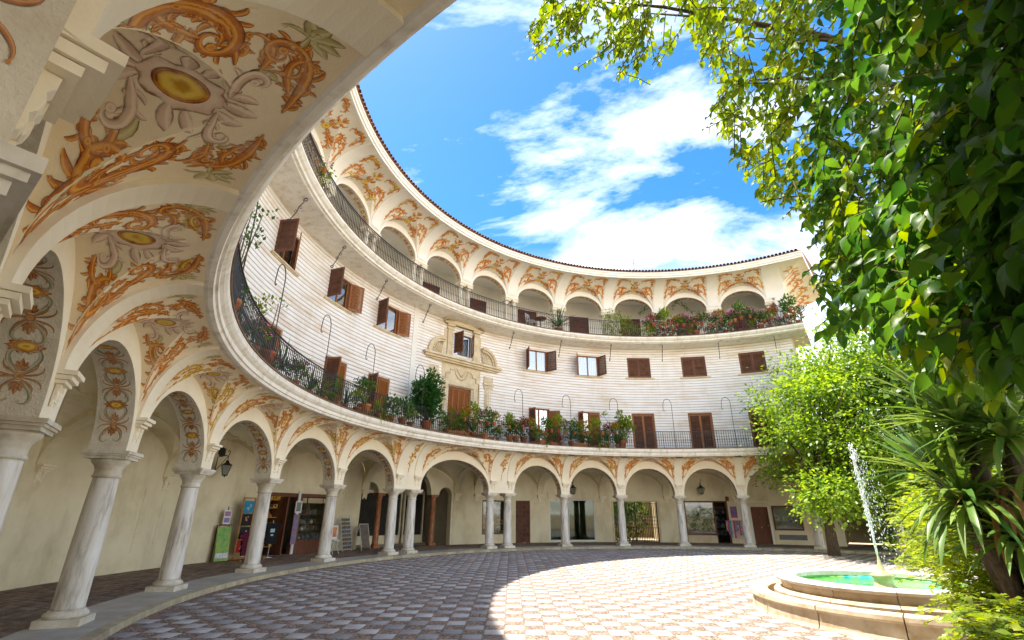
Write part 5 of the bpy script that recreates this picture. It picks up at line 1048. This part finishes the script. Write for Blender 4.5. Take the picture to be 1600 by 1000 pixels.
def drop(c, s): m.add([(c[0] + s, c[1], c[2]), (c[0] - s, c[1], c[2]), (c[0], c[1] + s, c[2]), (c[0], c[1] - s, c[2]), (c[0], c[1], c[2] + 2.2 * s), (c[0], c[1], c[2] - 1.6 * s)], [(0, 2, 4), (2, 1, 4), (1, 3, 4), (3, 0, 4), (2, 0, 5), (1, 2, 5), (3, 1, 5), (0, 3, 5)], sm=True)
for k in range(420):
    q = random.random(); fall = random.random() ** .6; ang = random.uniform(-.6, .9); sp = fall * random.uniform(.05, .55); z = 2.9 - 2.4 * fall * random.uniform(.3, 1.0)
    drop((sp * math.cos(ang) * .9 + random.gauss(0, .02), -sp * .35 + random.gauss(0, .05), max(.45, z)), random.uniform(.004, .011))
for k in range(260): drop((random.gauss(0, .03), random.gauss(0, .03), random.uniform(1.2, 3.02)), random.uniform(.005, .013))
m.build('water_drops', m_jet, F_)['kind'] = 'stuff'

# ================================================================== PLANTS
OVAL = (np.array([(0, 0, 0), (-.29, .28, .10), (-.25, .66, .05), (0, 1, -.20), (.25, .66, .05), (.29, .28, .10), (0, .48, -.03)]), np.array([(0, 6, 1), (1, 6, 2), (2, 6, 3), (3, 6, 4), (4, 6, 5), (5, 6, 0)]))
_o = [(.0, .0), (.15, .08), (.27, .24), (.31, .44), (.25, .66), (.12, .87), (.0, 1.08)]
def _bend(y): return .10 * math.sin(2.6 * y) - .26 * y * y
_rib = [(0, y, _bend(y) - .045) for y in (.24, .44, .66, .87)]
FICUS = (np.array([(x, y, _bend(y) + .05 * x / .31) for x, y in _o] + [(-x, y, _bend(y) + .05 * x / .31) for x, y in _o[1:6]] + _rib),
         np.array([(0, 1, 12), (1, 2, 12), (2, 3, 13), (2, 13, 12), (3, 4, 14), (3, 14, 13), (4, 5, 15), (4, 15, 14), (5, 6, 15), (0, 12, 7), (7, 12, 8), (8, 13, 9), (8, 12, 13), (9, 14, 10), (9, 13, 14), (10, 15, 11), (10, 14, 15), (11, 15, 6)]))
DIAM = (np.array([(0, 0, 0), (-.32, .45, .05), (0, 1, -.05), (.32, .45, .05)]), np.array([(0, 2, 1), (0, 3, 2)]))
LANC = (np.array([(0, 0, 0), (-.13, .3, .03), (-.10, .7, .0), (0, 1, -.12), (.10, .7, .0), (.13, .3, .03)]), np.array([(0, 5, 1), (1, 5, 4), (1, 4, 2), (2, 4, 3)]))
def leaves(pos, d, nrm, size, tmpl=OVAL):
    """leaf blades at pos, growing along d, upper face towards nrm"""
    T, F = tmpl; pos = np.asarray(pos, float); d = np.asarray(d, float); d = d / (np.linalg.norm(d, axis=1)[:, None] + 1e-9)
    z = nrm - d * (nrm * d).sum(1)[:, None]; z /= np.linalg.norm(z, axis=1)[:, None] + 1e-9; x = np.cross(d, z); n = len(pos); s = np.asarray(size).reshape(-1, 1, 1)
    V = pos[:, None] + s * (T[None, :, 0:1] * x[:, None] + T[None, :, 1:2] * d[:, None] + T[None, :, 2:3] * z[:, None])
    return V.reshape(-1, 3), (F[None] + (np.arange(n) * len(T))[:, None, None]).reshape(-1, F.shape[1])
def rnd(n, s=1.0): return rng.normal(0, s, (n, 3))
def unit(v): return v / (np.linalg.norm(v, axis=1)[:, None] + 1e-9)
lf_tree = leafmat('plane_leaf', (.085, .20, .018), (.30, .42, .05), .48)
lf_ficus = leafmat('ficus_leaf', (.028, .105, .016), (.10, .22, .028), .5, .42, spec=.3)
lf_ficus_lit = leafmat('ficus_leaf_pale_sunlit', (.07, .16, .014), (.24, .31, .025), .5, .4)  # paler copy: sunlit left side put into leaf colour, some scattered at random
lf_bush = leafmat('bush_leaf', (.12, .22, .015), (.32, .38, .03), .45)
lf_yucca = leafmat('yucca_leaf', (.05, .14, .02), (.22, .31, .06), .3, .4)
lf_dead = leafmat('dead_leaf', (.25, .13, .04), (.35, .2, .07), .2, .8)
lf_pot = leafmat('pot_leaf', (.03, .10, .012), (.10, .20, .025), .35); lf_pot2 = leafmat('pot_leaf_yellow', (.10, .20, .012), (.28, .34, .03), .4); lf_dark = leafmat('shrub_leaf', (.015, .085, .02), (.07, .19, .03), .35, .35); lf_red = leafmat('red_leaf', (.14, .02, .012), (.28, .06, .02), .3)
fl_red = mat('red_petal', (.65, .02, .015), (.5, .01, .02), 30, .6, island=.2); fl_pink = mat('pink_petal', (.80, .20, .40), (.75, .35, .5), 30, .6, island=.2); fl_mag = mat('magenta_petal', (.6, .03, .28), (.5, .02, .25), 30, .6, island=.2); fl_mix = mat('mixed_petal', (.75, .30, .03), (.6, .03, .05), 3, .6)
m_bark = mat('bark', (.13, .095, .065), (.06, .045, .03), 9, .95, .6, 25, stretch=(3, 3, .6)); m_stem = mat('stem', (.14, .12, .05), (.09, .07, .03), 9, .9)

# --- potted plants along the balconies
pot_s = MB(); pot_s.rev([(.075, 0), (.105, .15), (.118, .155), (.118, .19), (.10, .19), (.095, .16), (0, .155)], n=14); pot_small = pot_s.mesh('pot', m_pot)
pot_b = MB(); pot_b.rev([(.12, 0), (.175, .25), (.195, .255), (.195, .31), (.17, .31), (.16, .27), (0, .265)], n=16); pot_big = pot_b.mesh('pot', m_pot)
trough = MB(); trough.add([(-.36, -.09, 0), (.36, -.09, 0), (.36, .09, 0), (-.36, .09, 0), (-.40, -.12, .2), (.40, -.12, .2), (.40, .12, .2), (-.40, .12, .2)], [(0, 3, 2, 1), (4, 5, 6, 7), (0, 1, 5, 4), (1, 2, 6, 5), (2, 3, 7, 6), (3, 0, 4, 7)]); pot_tr = trough.mesh('trough', m_pot)
def ball_leaves(n, c, rad, size, tm=DIAM, up=.5):
    p = unit(rnd(n)) * (rng.random((n, 1)) ** .45) * np.array(rad); d = unit(p + rnd(n, .35) * max(rad) + [0, 0, up * max(rad)]); return leaves(p + np.array(c), d, unit(rnd(n, .6) + [0, 0, 1]), size * rng.uniform(.6, 1.3, n), tm)
def petals(n, c, rad, size, mt, top=True):
    p = unit(rnd(n)) * rng.uniform(.75, 1.08, (n, 1)) * np.array(rad)
    if top: p[:, 2] = np.abs(p[:, 2])
    p = np.repeat(p, 5, 0) + rnd(n * 5, size * .6); V, F = leaves(p + np.array(c), unit(rnd(n * 5)), unit(rnd(n * 5) + [0, 0, .6]), size * rng.uniform(.7, 1.2, n * 5), DIAM); return npmesh('flowers', V, F, mt)
def strap(n, c, ln, wd, droop, mt, name='foliage', spread=1.0, seg=5, jit=.25):
    Vs, Fs, o = [], [], 0
    for i in range(n):
        a = rng.uniform(0, 2 * math.pi); el = rng.uniform(.15, 1.35) if spread >= 1 else rng.uniform(.8, 1.45); L_ = ln * rng.uniform(.65, 1.15); d = np.array([math.cos(a) * math.cos(el), math.sin(a) * math.cos(el), math.sin(el)]); sd = np.array([-math.sin(a), math.cos(a), 0]); p = np.array(c, float) + rng.normal(0, .02, 3); dr = droop * rng.uniform(.5, 1.4); rows = []
        for q in range(seg + 1):
            f = q / seg; w_ = wd * (math.sin(math.pi * min(1, .18 + f * .82)) ** .7 if q < seg else .02); rows += [p - sd * w_, p + np.array([0, 0, -w_ * .35]), p + sd * w_]; d = d + np.array([0, 0, -dr / seg]); d = d / np.linalg.norm(d); p = p + d * L_ / seg
        Vs += rows
        for q in range(seg):
            b = o + q * 3; Fs += [(b, b + 1, b + 4, b + 3), (b + 1, b + 2, b + 5, b + 4)]
        o += 3 * (seg + 1)
    return npmesh(name, np.array(Vs), np.array(Fs), mt)
PROTO = {}
for k in range(3):
    V, F = ball_leaves(150, (0, 0, .34), (.19, .19, .17), .075); PROTO['geranium%d' % k] = (npmesh('foliage', V, F, lf_pot if k else lf_pot2), petals(30, (0, 0, .34), (.19, .19, .17), .04, [fl_red, fl_pink, fl_mag][k]))
    V, F = ball_leaves(170, (0, 0, .40), (.20, .20, .24), .085); PROTO['bushy%d' % k] = (npmesh('foliage', V, F, [lf_pot, lf_pot2, lf_dark][k]), None)
    V, F = ball_leaves(120, (0, 0, .15), (.22, .2, .30), .06, DIAM, -.6); PROTO['trailing%d' % k] = (npmesh('foliage', V, F, [lf_pot2, lf_pot, lf_pot2][k]), petals(14, (0, 0, .25), (.18, .18, .1), .03, [fl_mix, fl_red, fl_pink][k]))
PROTO['strap'] = (strap(40, (0, 0, .2), .55, .016, 1.6, lf_pot2), None); PROTO['spiky'] = (strap(46, (0, 0, .25), .55, .012, .6, lf_dark), None); PROTO['upright'] = (strap(24, (0, 0, .2), .6, .022, .5, lf_pot, spread=.5), None)
V, F = ball_leaves(150, (0, 0, .34), (.18, .18, .16), .06); PROTO['redleaf'] = (npmesh('foliage', V, F, lf_red), None)
WORD = {'geranium0': 'red geraniums', 'geranium1': 'pink flowers', 'geranium2': 'magenta flowers', 'bushy0': 'green bush', 'bushy1': 'yellow-green bush', 'bushy2': 'dark green bush', 'trailing0': 'trailing orange blooms', 'trailing1': 'trailing red blooms', 'trailing2': 'trailing pink blooms', 'strap': 'arching strap leaves', 'spiky': 'spiky dark leaves', 'upright': 'upright blade leaves', 'redleaf': 'dark red leaves'}
def potted(kind, t, r, z, sc_=1.0, pot=None, label=None, group=None):
    o = thing('potted_plant', label, 'potted plant', P(t, r, z), random.uniform(0, 6.28), group); o.scale = (sc_,) * 3
    fo, fl = PROTO[kind]; ob('pot', pot or pot_small, o, (0, 0, 0), 0, .8 if pot is None else 1); k = 1.0 if (pot or pot_small) is pot_small else 1.35; zz = 0 if k == 1 else .08
    ob('foliage', fo, o, (0, 0, zz - .13), 0, k * 1.45)
    if fl: ob('flowers', fl, o, (0, 0, zz - .13), 0, k * 1.5)['kind'] = 'stuff'
    return o
KH = ['geranium0', 'bushy1', 'geranium1', 'bushy0', 'geranium0', 'trailing0', 'bushy1', 'trailing1', 'redleaf', 'geranium0', 'trailing2', 'bushy0']
hang = [-46.4, -44.2, -42.3, -40.6, -39.3, -37.6, -35.0, -33.4, -31.6, -29.6, -27.6, -26.0, -24.4, -22.6, -21.2, -18.6, -17.0, -15.4, -13.6, -12.0, -10.6, -9.2]
for i, t in enumerate(hang):
    k = KH[i % 12]; potted(k, t + random.uniform(-.3, .3), 13.47, 5.50 + random.uniform(-.08, .04), random.uniform(.85, 1.2), None, '%s in a pot hung on the lower rail, %s right of the shrub' % (WORD[k], ORD[i]), 'pots hung on the lower balcony rail')
KF = ['bushy0', 'spiky', 'bushy2', 'upright', 'bushy1', 'strap', 'geranium1', 'bushy0', 'redleaf', 'trailing0', 'spiky', 'bushy2']
fl_t = list(np.arange(-50.0, -8.0, 2.2))
for i, t in enumerate(fl_t):
    k = KF[(i * 5 + i // 4) % 12]; potted(k, t + random.uniform(-.4, .4), 13.72 + random.uniform(0, .15), 4.865, random.uniform(.7, 1.1), random.choice([pot_small, pot_big, pot_tr]), '%s in a pot on the lower balcony floor, %s right of shrub' % (WORD[k], ORD[i]), 'pots standing on the lower balcony floor')
KL = ['bushy1', 'geranium2', 'bushy0', 'upright', 'geranium1', 'trailing0', 'upright', 'bushy2', 'spiky', 'bushy1', 'strap', 'geranium1']
lf_t = [-58.6, -60.8, -63.5, -66.6, -69.0, -72.0, -75.0, -78.5, -81.5, -84.5, -88.0, -91.5, -95.0, -100.0, -104.5, -109.0]
for i, t in enumerate(lf_t):
    k = KL[(i * 7 + i // 3) % 12]; potted(k, t, 13.74 + random.uniform(0, .12), 4.865, random.uniform(.65, .95), random.choice([pot_small, pot_big, pot_big, pot_tr]), '%s in a pot on the lower balcony floor, %s left of shrub' % (WORD[k], ORD[i]), 'pots standing left of the shrub')
KU = ['geranium1', 'bushy0', 'geranium0', 'bushy1', 'geranium1', 'redleaf', 'bushy0', 'geranium2', 'redleaf', 'geranium1', 'bushy0', 'geranium1']
for i, t in enumerate(np.arange(1.2, 34.8, 1.45)):
    k = KU[(i * 5 + i // 5) % 12]; potted(k, t + random.uniform(-.4, .4), 13.70, 11.72 + random.uniform(-.22, .16), random.uniform(.85, 1.4), None, '%s in a pot hung on the top rail, %s right of climber' % (WORD[k], ORD[i]), 'pots hung on the top balcony rail')
for i, t in enumerate(np.arange(1.6, 34.6, 1.9)):
    k = KU[(i * 7 + 3) % 12]; potted(k, t + random.uniform(-.5, .5), 13.95, 11.2, random.uniform(.8, 1.3), random.choice([pot_small, pot_small, pot_big]), '%s in a pot on the top balcony floor, %s right of climber' % (WORD[k], ORD[i]), 'pots on the top balcony floor')
potted('spiky', -20.3, 14.3, 11.2, 1.2, pot_big, 'spiky plant in a pot on the top balcony left of the climber')
potted('trailing2', -90.5, 13.74, 11.75, 1.2, None, 'small flowering pot on the far left of the top balcony rail')
# big leafy shrub beside the portal
def shrub(name, label, base, pts, n, size, mt, tm=OVAL, stems=5, pot=True, up=.3):
    o = thing(name, label, 'shrub', base); ps, ds = [], []
    if pot: ob('pot', pot_big, o, (0, 0, 0), 0, 1.3)
    m = MB()
    for c, r in pts:
        k = int(n * r[0] * r[2]); p = unit(rnd(k)) * (rng.random((k, 1)) ** .4) * np.array(r) + np.array(c); ps.append(p); ds.append(unit((p - np.array(c)) + rnd(k, .4) * r[0] + [0, 0, up]))
        m.tube([(0, 0, .2), (c[0] * .4, c[1] * .4, c[2] * .5), tuple(c)], [.022, .016, .008], 5)
    p = np.concatenate(ps); d = np.concatenate(ds); V, F = leaves(p, d, unit(rnd(len(p), .5) + [0, 0, 1]), size * rng.uniform(.6, 1.3, len(p)), tm); ob('foliage', npmesh('foliage', V, F, mt), o); m.build('stem', m_stem, o); return o
random.seed(3)
shrub('leafy_shrub', 'tall glossy green shrub standing left of the stone portal door', P(-54.6, 13.85, 4.865), [((random.uniform(-.45, .45), random.uniform(-.25, .25), .6 + random.uniform(0, 1.5)), (.42, .34, .40)) for k in range(15)] + [((.1, 0, 2.3), (.3, .25, .4))], 950, .15, lf_dark)
shrub('leafy_shrub', 'mixed green and yellowish shrub in pots by the bare right balcony railing', P(-7.2, 13.8, 4.865), [((random.uniform(-.6, .5), random.uniform(-.1, .1), .5 + random.uniform(0, .9)), (.32, .25, .30)) for k in range(7)] + [((-.05, 0, 1.7), (.25, .2, .3)), ((.5, 0, 1.2), (.25, .15, .22)), ((-.9, 0, 1.75), (.2, .1, .15))], 520, .17, lf_pot2)
# climber hanging over the top balcony rail
shrub('climber', 'bright yellow-green climber spilling over the top balcony rail', P(-5.5, 13.8, 11.2), [((x, random.uniform(-.15, .2), z), (.42, .3, .36)) for x, z in ((-.7, .5), (-.75, .9), (-.7, 1.3), (-.3, 1.45), (.1, 1.2), (-.2, .8), (.4, .9), (.8, .6), (1.2, .45), (.2, .4), (-.5, .25), (1.6, .4))], 900, .13, lf_pot2, LANC, pot=False, up=-.2)
# thin climbers trained up the left hooks
for k, (t, hh, lab) in enumerate(((-110.5, 2.2, 'sparse leafy climber trained up the leftmost plant hook'), (-97.0, 1.75, 'sparse leafy climber on the second plant hook from the left'), (-70.6, 1.35, 'bushy climber topping a bare stem before the dark balcony door'))):
    pts = [((random.gauss(0, .28), random.gauss(0, .2), hh * random.uniform(.55, 1.0)), (.26, .2, .2)) for i in range(7)] + [((0, 0, hh * .3), (.12, .1, .3))]
    shrub('climber', lab, P(t, 13.75, 4.865), pts, 420 if k < 2 else 900, .10, lf_pot if k != 1 else lf_pot2, DIAM)
for k, (t, lab) in enumerate(((11.0, 'thin vine hanging inside the upper arch above the pink flowers'), (3.2, 'thin vine hanging in the upper arch beside the climber'))):
    m = MB(); pts = [P(t - 2 + 4 * q, 15.0, 14.0 - 1.1 * abs(q - .3 * (k + 1)) * 1.2) for q in np.linspace(0, 1, 10)]; o = thing('hanging_vine', lab, 'vine', (0, 0, 0)); m.tube(pts, .012, 5); m.build('stem', m_stem, o); p = np.repeat(np.array(pts), 14, 0) + rnd(140, .09); V, F = leaves(p, unit(rnd(140) - [0, 0, .5]), unit(rnd(140) + [0, 0, 1]), .1 * rng.uniform(.7, 1.3, 140), DIAM); ob('foliage', npmesh('foliage', V, F, lf_dark), o)
# wall lamp and hanging pots by the left doors
for t, z, lab in ((-65.8, 6.55, 'small wall lantern between the two left balcony doors'), (-57.6, 6.0, 'small wall bracket holding a tiny pot left of the shrub')):
    o = thing('wall_lamp' if z > 6.2 else 'bracket_pot', lab, 'lamp' if z > 6.2 else 'pot', P(t, FR - .06, z), -R_(t)); m = MB(); m.tube([(0, .06, .1), (0, -.08, .22), (0, -.1, .12)], .01, 5); m.build('bracket', m_iron, o); m = MB(); m.rev([(.04, -.12), (.07, .08), (.09, .09), (.02, .16)] if z > 6.2 else [(.03, -.08), (.06, .02), (.065, .04)], (0, -.1, 0), n=8); m.build('body', m_iron if z > 6.2 else m_pot, o)
# bistro set on the top balcony
o = thing('balcony_chair', 'white metal chair on the top balcony in front of a dark door', 'chair', P(-27.6, 14.2, 11.2), 1.0); m = MB()
for x, y in ((-.2, -.2), (.2, -.2), (-.2, .2), (.2, .2)): m.tube([(x, y, 0), (x * .9, y * .9, .45)], .014, 5)
m.build('leg', m_whitemetal, o); m = MB(); m.box((0, 0, .46), (.44, .44, .03)); m.build('seat', m_whitemetal, o); m = MB()
for x in (-.2, -.1, 0, .1, .2): m.tube([(x, .2, .46), (x, .26, .95)], .012, 5)
m.tube([(-.2, .26, .95), (.2, .26, .95)], .016, 5); m.build('backrest', m_whitemetal, o)
o = thing('balcony_table', 'small round dark table beside the white balcony chair', 'table', P(-25.2, 14.15, 11.2)); m = MB(); m.rev([(.34, .70), (.35, .72), (.34, .74), (0, .74)], n=20); m.build('top', m_wood, o); m = MB(); m.tube([(0, 0, .03), (0, 0, .7)], .03, 8); m.rev([(.2, 0), (.2, .03), (.03, .05)], n=12); m.build('base', m_iron, o)
# roof aerials
for k, (px, hh, lab) in enumerate(((921, 1.2, 'short pale roof aerial left of the tall one'), (995, 2.0, 'tall thin black roof aerial'), (1036, .6, 'short white roof stub right of the aerials'))):
    t = {921: -10.5, 995: 1.2, 1036: 8.2}[px]; o = thing('roof_aerial', lab, 'aerial', P(t, 15.5, 15.55), 0); m = MB(); m.tube([(0, 0, 0), (0, 0, hh)], .02 if k < 2 else .05, 5); m.build('mast', m_iron if k == 1 else m_whitemetal, o)
    if k < 2:
        m = MB()
        for q in range(4): m.tube([(-.22 + .03 * q, 0, hh * (.6 + .1 * q)), (.22 - .03 * q, 0, hh * (.6 + .1 * q))], .01, 4)
        m.build('rod', m_iron, o)

# ================================================================== TREES
def tree_leaves(centres, per, spread, size, tm, drop=-.25):
    n = len(centres) * per; c = np.repeat(np.array(centres), per, 0); p = c + rnd(n) * np.array(spread); d = unit((p - c) + rnd(n, .5) * spread[0] + [0, 0, drop * spread[0]]); return leaves(p, d, unit(rnd(n, .55) + [0, 0, 1]), size * rng.uniform(.6, 1.35, n), tm)
tb_ = Vector((13.95, 23.3, 0)); T1_ = thing('plaza_tree', 'sunlit bright green tree standing in front of the right passage', 'tree', tuple(tb_))
cen = []; cc0 = pix(1330, 650, 27.3) - tb_
while len(cen) < 230:
    q = unit(rnd(1))[0] * (random.random() ** .36) * np.array([3.55, 3.4, 3.9]); az = math.atan2(q[1], q[0]); q = q * (1 + .16 * math.sin(3 * az + 1) + .12 * math.sin(1.7 * q[2] + 2 * az)); q[2] = q[2] * (1.0 if q[2] > 0 else 1.05) - .35
    if random.random() < .15: q = q * 1.10
    cen.append(np.array(cc0) + q)
for k in range(40): cen.append(np.array(cc0) + [random.uniform(-2.9, 2.4), random.uniform(-2, 1.5), random.uniform(-4.0, -2.6)])
V, F = tree_leaves(cen, 150, (.42, .42, .32), .175, DIAM); ob('crown', npmesh('crown', V, F, lf_tree), T1_)
m = MB(); m.tube([(0, 0, 0), (.05, .0, 1.2), (-.1, .1, 2.6), (.0, .1, 4.0)], [.26, .2, .18, .14], 10); m.build('trunk', m_bark, T1_)
m = MB()
for c in cen[::4]: m.tube([(-.05, .1, 2.6 + random.random()), tuple(np.array(c) * .5 + np.array([0, 0, 1.6])), tuple(c)], [.07, .045, .012], 5)
m.build('branches', m_bark, T1_)['kind'] = 'stuff'
for (px, py, dd, rad_, n_, lab) in ((1430, 640, 36, 5.2, 120, 'darker garden tree behind the bright plaza tree'), (1575, 600, 27, 4.6, 110, 'garden tree behind the yucca at the right edge')):
    c_ = pix(px, py, dd); g0 = Vector((c_.x, c_.y, 0)); G_ = thing('garden_tree', lab, 'tree', tuple(g0)); cg = []
    while len(cg) < n_:
        q = unit(rnd(1))[0] * (random.random() ** .38) * rad_ * np.array([1, 1, .95]); cg.append(np.array([q[0], q[1], c_.z + q[2]]))
    V, F = tree_leaves(cg, 80, (.6, .6, .45), .30, DIAM); ob('crown', npmesh('crown', V, F, leafmat('garden_leaf' + lab[0], (.03, .09, .012), (.12, .20, .025), .35)), G_)
    m = MB(); m.tube([(0, 0, 0), (.1, 0, 2), (0, .1, c_.z)], [.3, .24, .12], 8); m.build('trunk', m_bark, G_)
# foreground ficus, overhanging from the right
T2_ = thing('ficus_tree', 'large foreground ficus overhanging the plaza from the right with dark glossy leaves', 'tree', (7.2, 3.2, 0)); t2 = np.array([7.2, 3.2, 0])
def edge_x(py):      # ragged left edge of the canopy as it hangs
    xs = [(-260, 1000), (0, 1050), (60, 1085), (120, 1100), (200, 1120), (260, 1165), (300, 1185), (340, 1270), (400, 1290), (450, 1310), (500, 1360), (540, 1440), (600, 1500), (660, 1620)]
    return float(np.interp(py, [a for a, b in xs], [b for a, b in xs]))
tw = []
random.seed(5)
for k in range(1950):
    py = random.uniform(-260, 585); x0 = edge_x(py); f = random.random(); px = x0 + 15 + (1860 - x0) * f ** 1.6
    if py > 480 and random.random() < (py - 480) / 110: continue
    dd = float(np.interp(px, [1050, 1250, 1450, 1650, 1860], [8.6, 6.6, 4.2, 3.0, 2.6])) * random.uniform(.86, 1.45); tw.append((px, py, dd))
for k in range(46): tw.append((random.gauss(882, 26), random.gauss(20, 26), random.uniform(8.0, 9.2)))
for k in range(64): tw.append((random.gauss(990, 26) - .3 * random.random(), random.gauss(35, 38), random.uniform(8.0, 9.4)))
for k in range(26): tw.append((random.uniform(1270, 1400), random.uniform(400, 500), random.uniform(5.5, 7)))
lv = {0: ([], [], [], []), 1: ([], [], [], [])}; mt_ = MB()
for px, py, dd in tw:
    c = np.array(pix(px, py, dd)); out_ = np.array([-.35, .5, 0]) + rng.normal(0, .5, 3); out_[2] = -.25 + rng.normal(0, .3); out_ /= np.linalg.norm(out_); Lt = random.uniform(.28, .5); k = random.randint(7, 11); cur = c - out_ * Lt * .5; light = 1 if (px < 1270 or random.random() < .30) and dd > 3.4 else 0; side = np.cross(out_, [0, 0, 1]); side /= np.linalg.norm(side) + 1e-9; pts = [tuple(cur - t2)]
    if math.hypot(*(c[:2])) < 1.7: continue
    for j in range(k):
        out_ = out_ + np.array([0, 0, -.06]); out_ /= np.linalg.norm(out_); cur = cur + out_ * Lt / k; s = 1 if j % 2 else -1; dl = out_ * .5 + side * s * .8 + np.array([0, 0, -.55]) + rng.normal(0, .28, 3)
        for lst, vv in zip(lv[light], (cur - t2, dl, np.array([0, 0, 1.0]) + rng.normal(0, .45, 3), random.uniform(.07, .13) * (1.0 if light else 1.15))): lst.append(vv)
        if j in (k // 2, k - 1): pts.append(tuple(cur - t2))
    mt_.tube(pts, .0035 + .0005 * dd, 3)
for key, mt in ((0, lf_ficus), (1, lf_ficus_lit)):
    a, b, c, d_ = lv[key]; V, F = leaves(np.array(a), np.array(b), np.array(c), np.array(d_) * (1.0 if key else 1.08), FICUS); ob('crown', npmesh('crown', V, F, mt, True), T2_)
mt_.build('twigs', m_stem, T2_)['kind'] = 'stuff'
m = MB(); m.tube([(0, 0, 0), (.1, .1, 1.5), (-.1, .2, 3.2), (-.4, .6, 4.6)], [.42, .34, .30, .22], 12); m.build('trunk', m_bark, T2_)
m = MB()
for (px, py, dd) in ((1180, 60, 8), (1120, 130, 8), (1240, 200, 7), (1300, 330, 6.4), (1400, 150, 5.5), (1450, 330, 5), (1380, 440, 6), (1000, 20, 9), (900, 0, 9), (1530, 240, 4.2)):
    e = np.array(pix(px, py, dd)) - t2; s = np.array([-.3, .5, 4.2]); mid = (s + e) / 2 + np.array([0, 0, .7]); m.tube([tuple(s), tuple(s * .5 + mid * .5 + [0, 0, .15]), tuple(mid), tuple(mid * .4 + e * .6 + [0, 0, .12]), tuple(e)], [.10, .06, .04, .022, .008], 6)
m.build('limbs', m_bark, T2_)['kind'] = 'stuff'
# yucca on the right
yb = pix(1585, 880, 7.9); yb = Vector((yb.x, yb.y, 0)); Y_ = thing('yucca', 'spiky yucca with several rosettes of long blades at the right', 'yucca', tuple(yb))
for k, (px, py, dd, n, ln, dr) in enumerate(((1500, 662, 7.6, 90, 1.1, .55), (1468, 742, 7.8, 80, 1.05, .45), (1512, 790, 7.4, 80, 1.0, 1.7), (1545, 570, 8.0, 80, 1.1, .6), (1580, 690, 7.3, 90, 1.1, 1.5), (1600, 850, 7.4, 70, 1.0, 1.3))):
    c = pix(px, py, dd) - yb; ob('rosette', strap(n, tuple(c), ln * .9, .036, dr, lf_yucca, 'rosette', 1.0, 6), Y_); m = MB(); m.tube([(random.uniform(-.1, .1), random.uniform(-.1, .1), 0), tuple(c * .55 + Vector((.15, .1, .1))), tuple(c - Vector((0, 0, .05)))], [.13, .10, .07], 8); m.build('trunk', m_bark, Y_)
c = pix(1572, 780, 7.4) - yb; ob('dead_leaves', strap(34, tuple(c), .7, .02, 3.2, lf_dead, 'dead_leaves'), Y_)
# feathery bush in front of the yucca
def frond_bush(name, label, cat, pxs, base, seed):
    random.seed(seed); o = thing(name, label, cat, base); b0 = np.array(base); P_, D_, N_, S_ = [], [], [], []; m = MB()
    for px, py, dd in pxs:
        c = np.array(pix(px, py, dd)); c[2] = max(c[2], .12)
        for q in range(6):
            d = rng.normal(0, 1, 3); d[2] = abs(d[2]) * .5 - .15; d /= np.linalg.norm(d); L_ = random.uniform(.22, .45); side = np.cross(d, [0, 0, 1.0]); side /= np.linalg.norm(side) + 1e-9; pts = []; cur = c + rng.normal(0, .13, 3)
            for j in range(8):
                d = d + np.array([0, 0, -.07]); cur = cur + d * L_ / 8; cur[2] = max(cur[2], .03)
                if j in (0, 4, 7): pts.append(tuple(cur - b0))
                for s in (-1, 1): P_.append(cur - b0); D_.append(side * s + d * .6 + rng.normal(0, .15, 3)); N_.append(np.array([0, 0, 1]) + rng.normal(0, .4, 3)); S_.append(random.uniform(.05, .10))
            m.tube(pts, .004, 3)
    V, F = leaves(np.array(P_), np.array(D_), np.array(N_), np.array(S_), LANC if False else DIAM); ob('foliage', npmesh('foliage', V, F, lf_bush), o); m.build('stems', m_stem, o)['kind'] = 'stuff'; return o
random.seed(9); pts = []
for k in range(330):
    py = 660 + 400 * random.random() ** .62; xl = float(np.interp(py, [620, 720, 800, 880, 930, 960, 1000, 1060], [1510, 1460, 1435, 1455, 1500, 1548, 1575, 1580])); px = xl + 10 + (1760 - xl) * random.random() ** 1.1; g_ = 1.6 / max(.05, math.sin(math.atan((py - 799) / 830.0))) if py > 820 else 99
    pts.append((px, py, min(random.uniform(8.2, 10.2), g_ * .97)))
frond_bush('feathery_bush', 'bright yellow-green feathery bush beside the fountain under the yucca', 'bush', pts, (8.6, 7.6, 0), 4)
random.seed(12); pts = [(random.uniform(1420, 1500), random.uniform(770, 900), random.uniform(15, 19)) for k in range(110)]
frond_bush('feathery_bush', 'light green bush behind the fountain next to the last column', 'bush', pts, (13.0, 13.4, 0), 6)
# greenery seen through the patio gate
o = thing('patio_plant', 'lush green planting seen through the iron patio gate', 'plant', P(-1, 23, 0)); V, F = ball_leaves(2600, (0, 0, 1.6), (2.2, 1.2, 1.9), .22, DIAM); ob('foliage', npmesh('foliage', V, F, lf_pot), o)
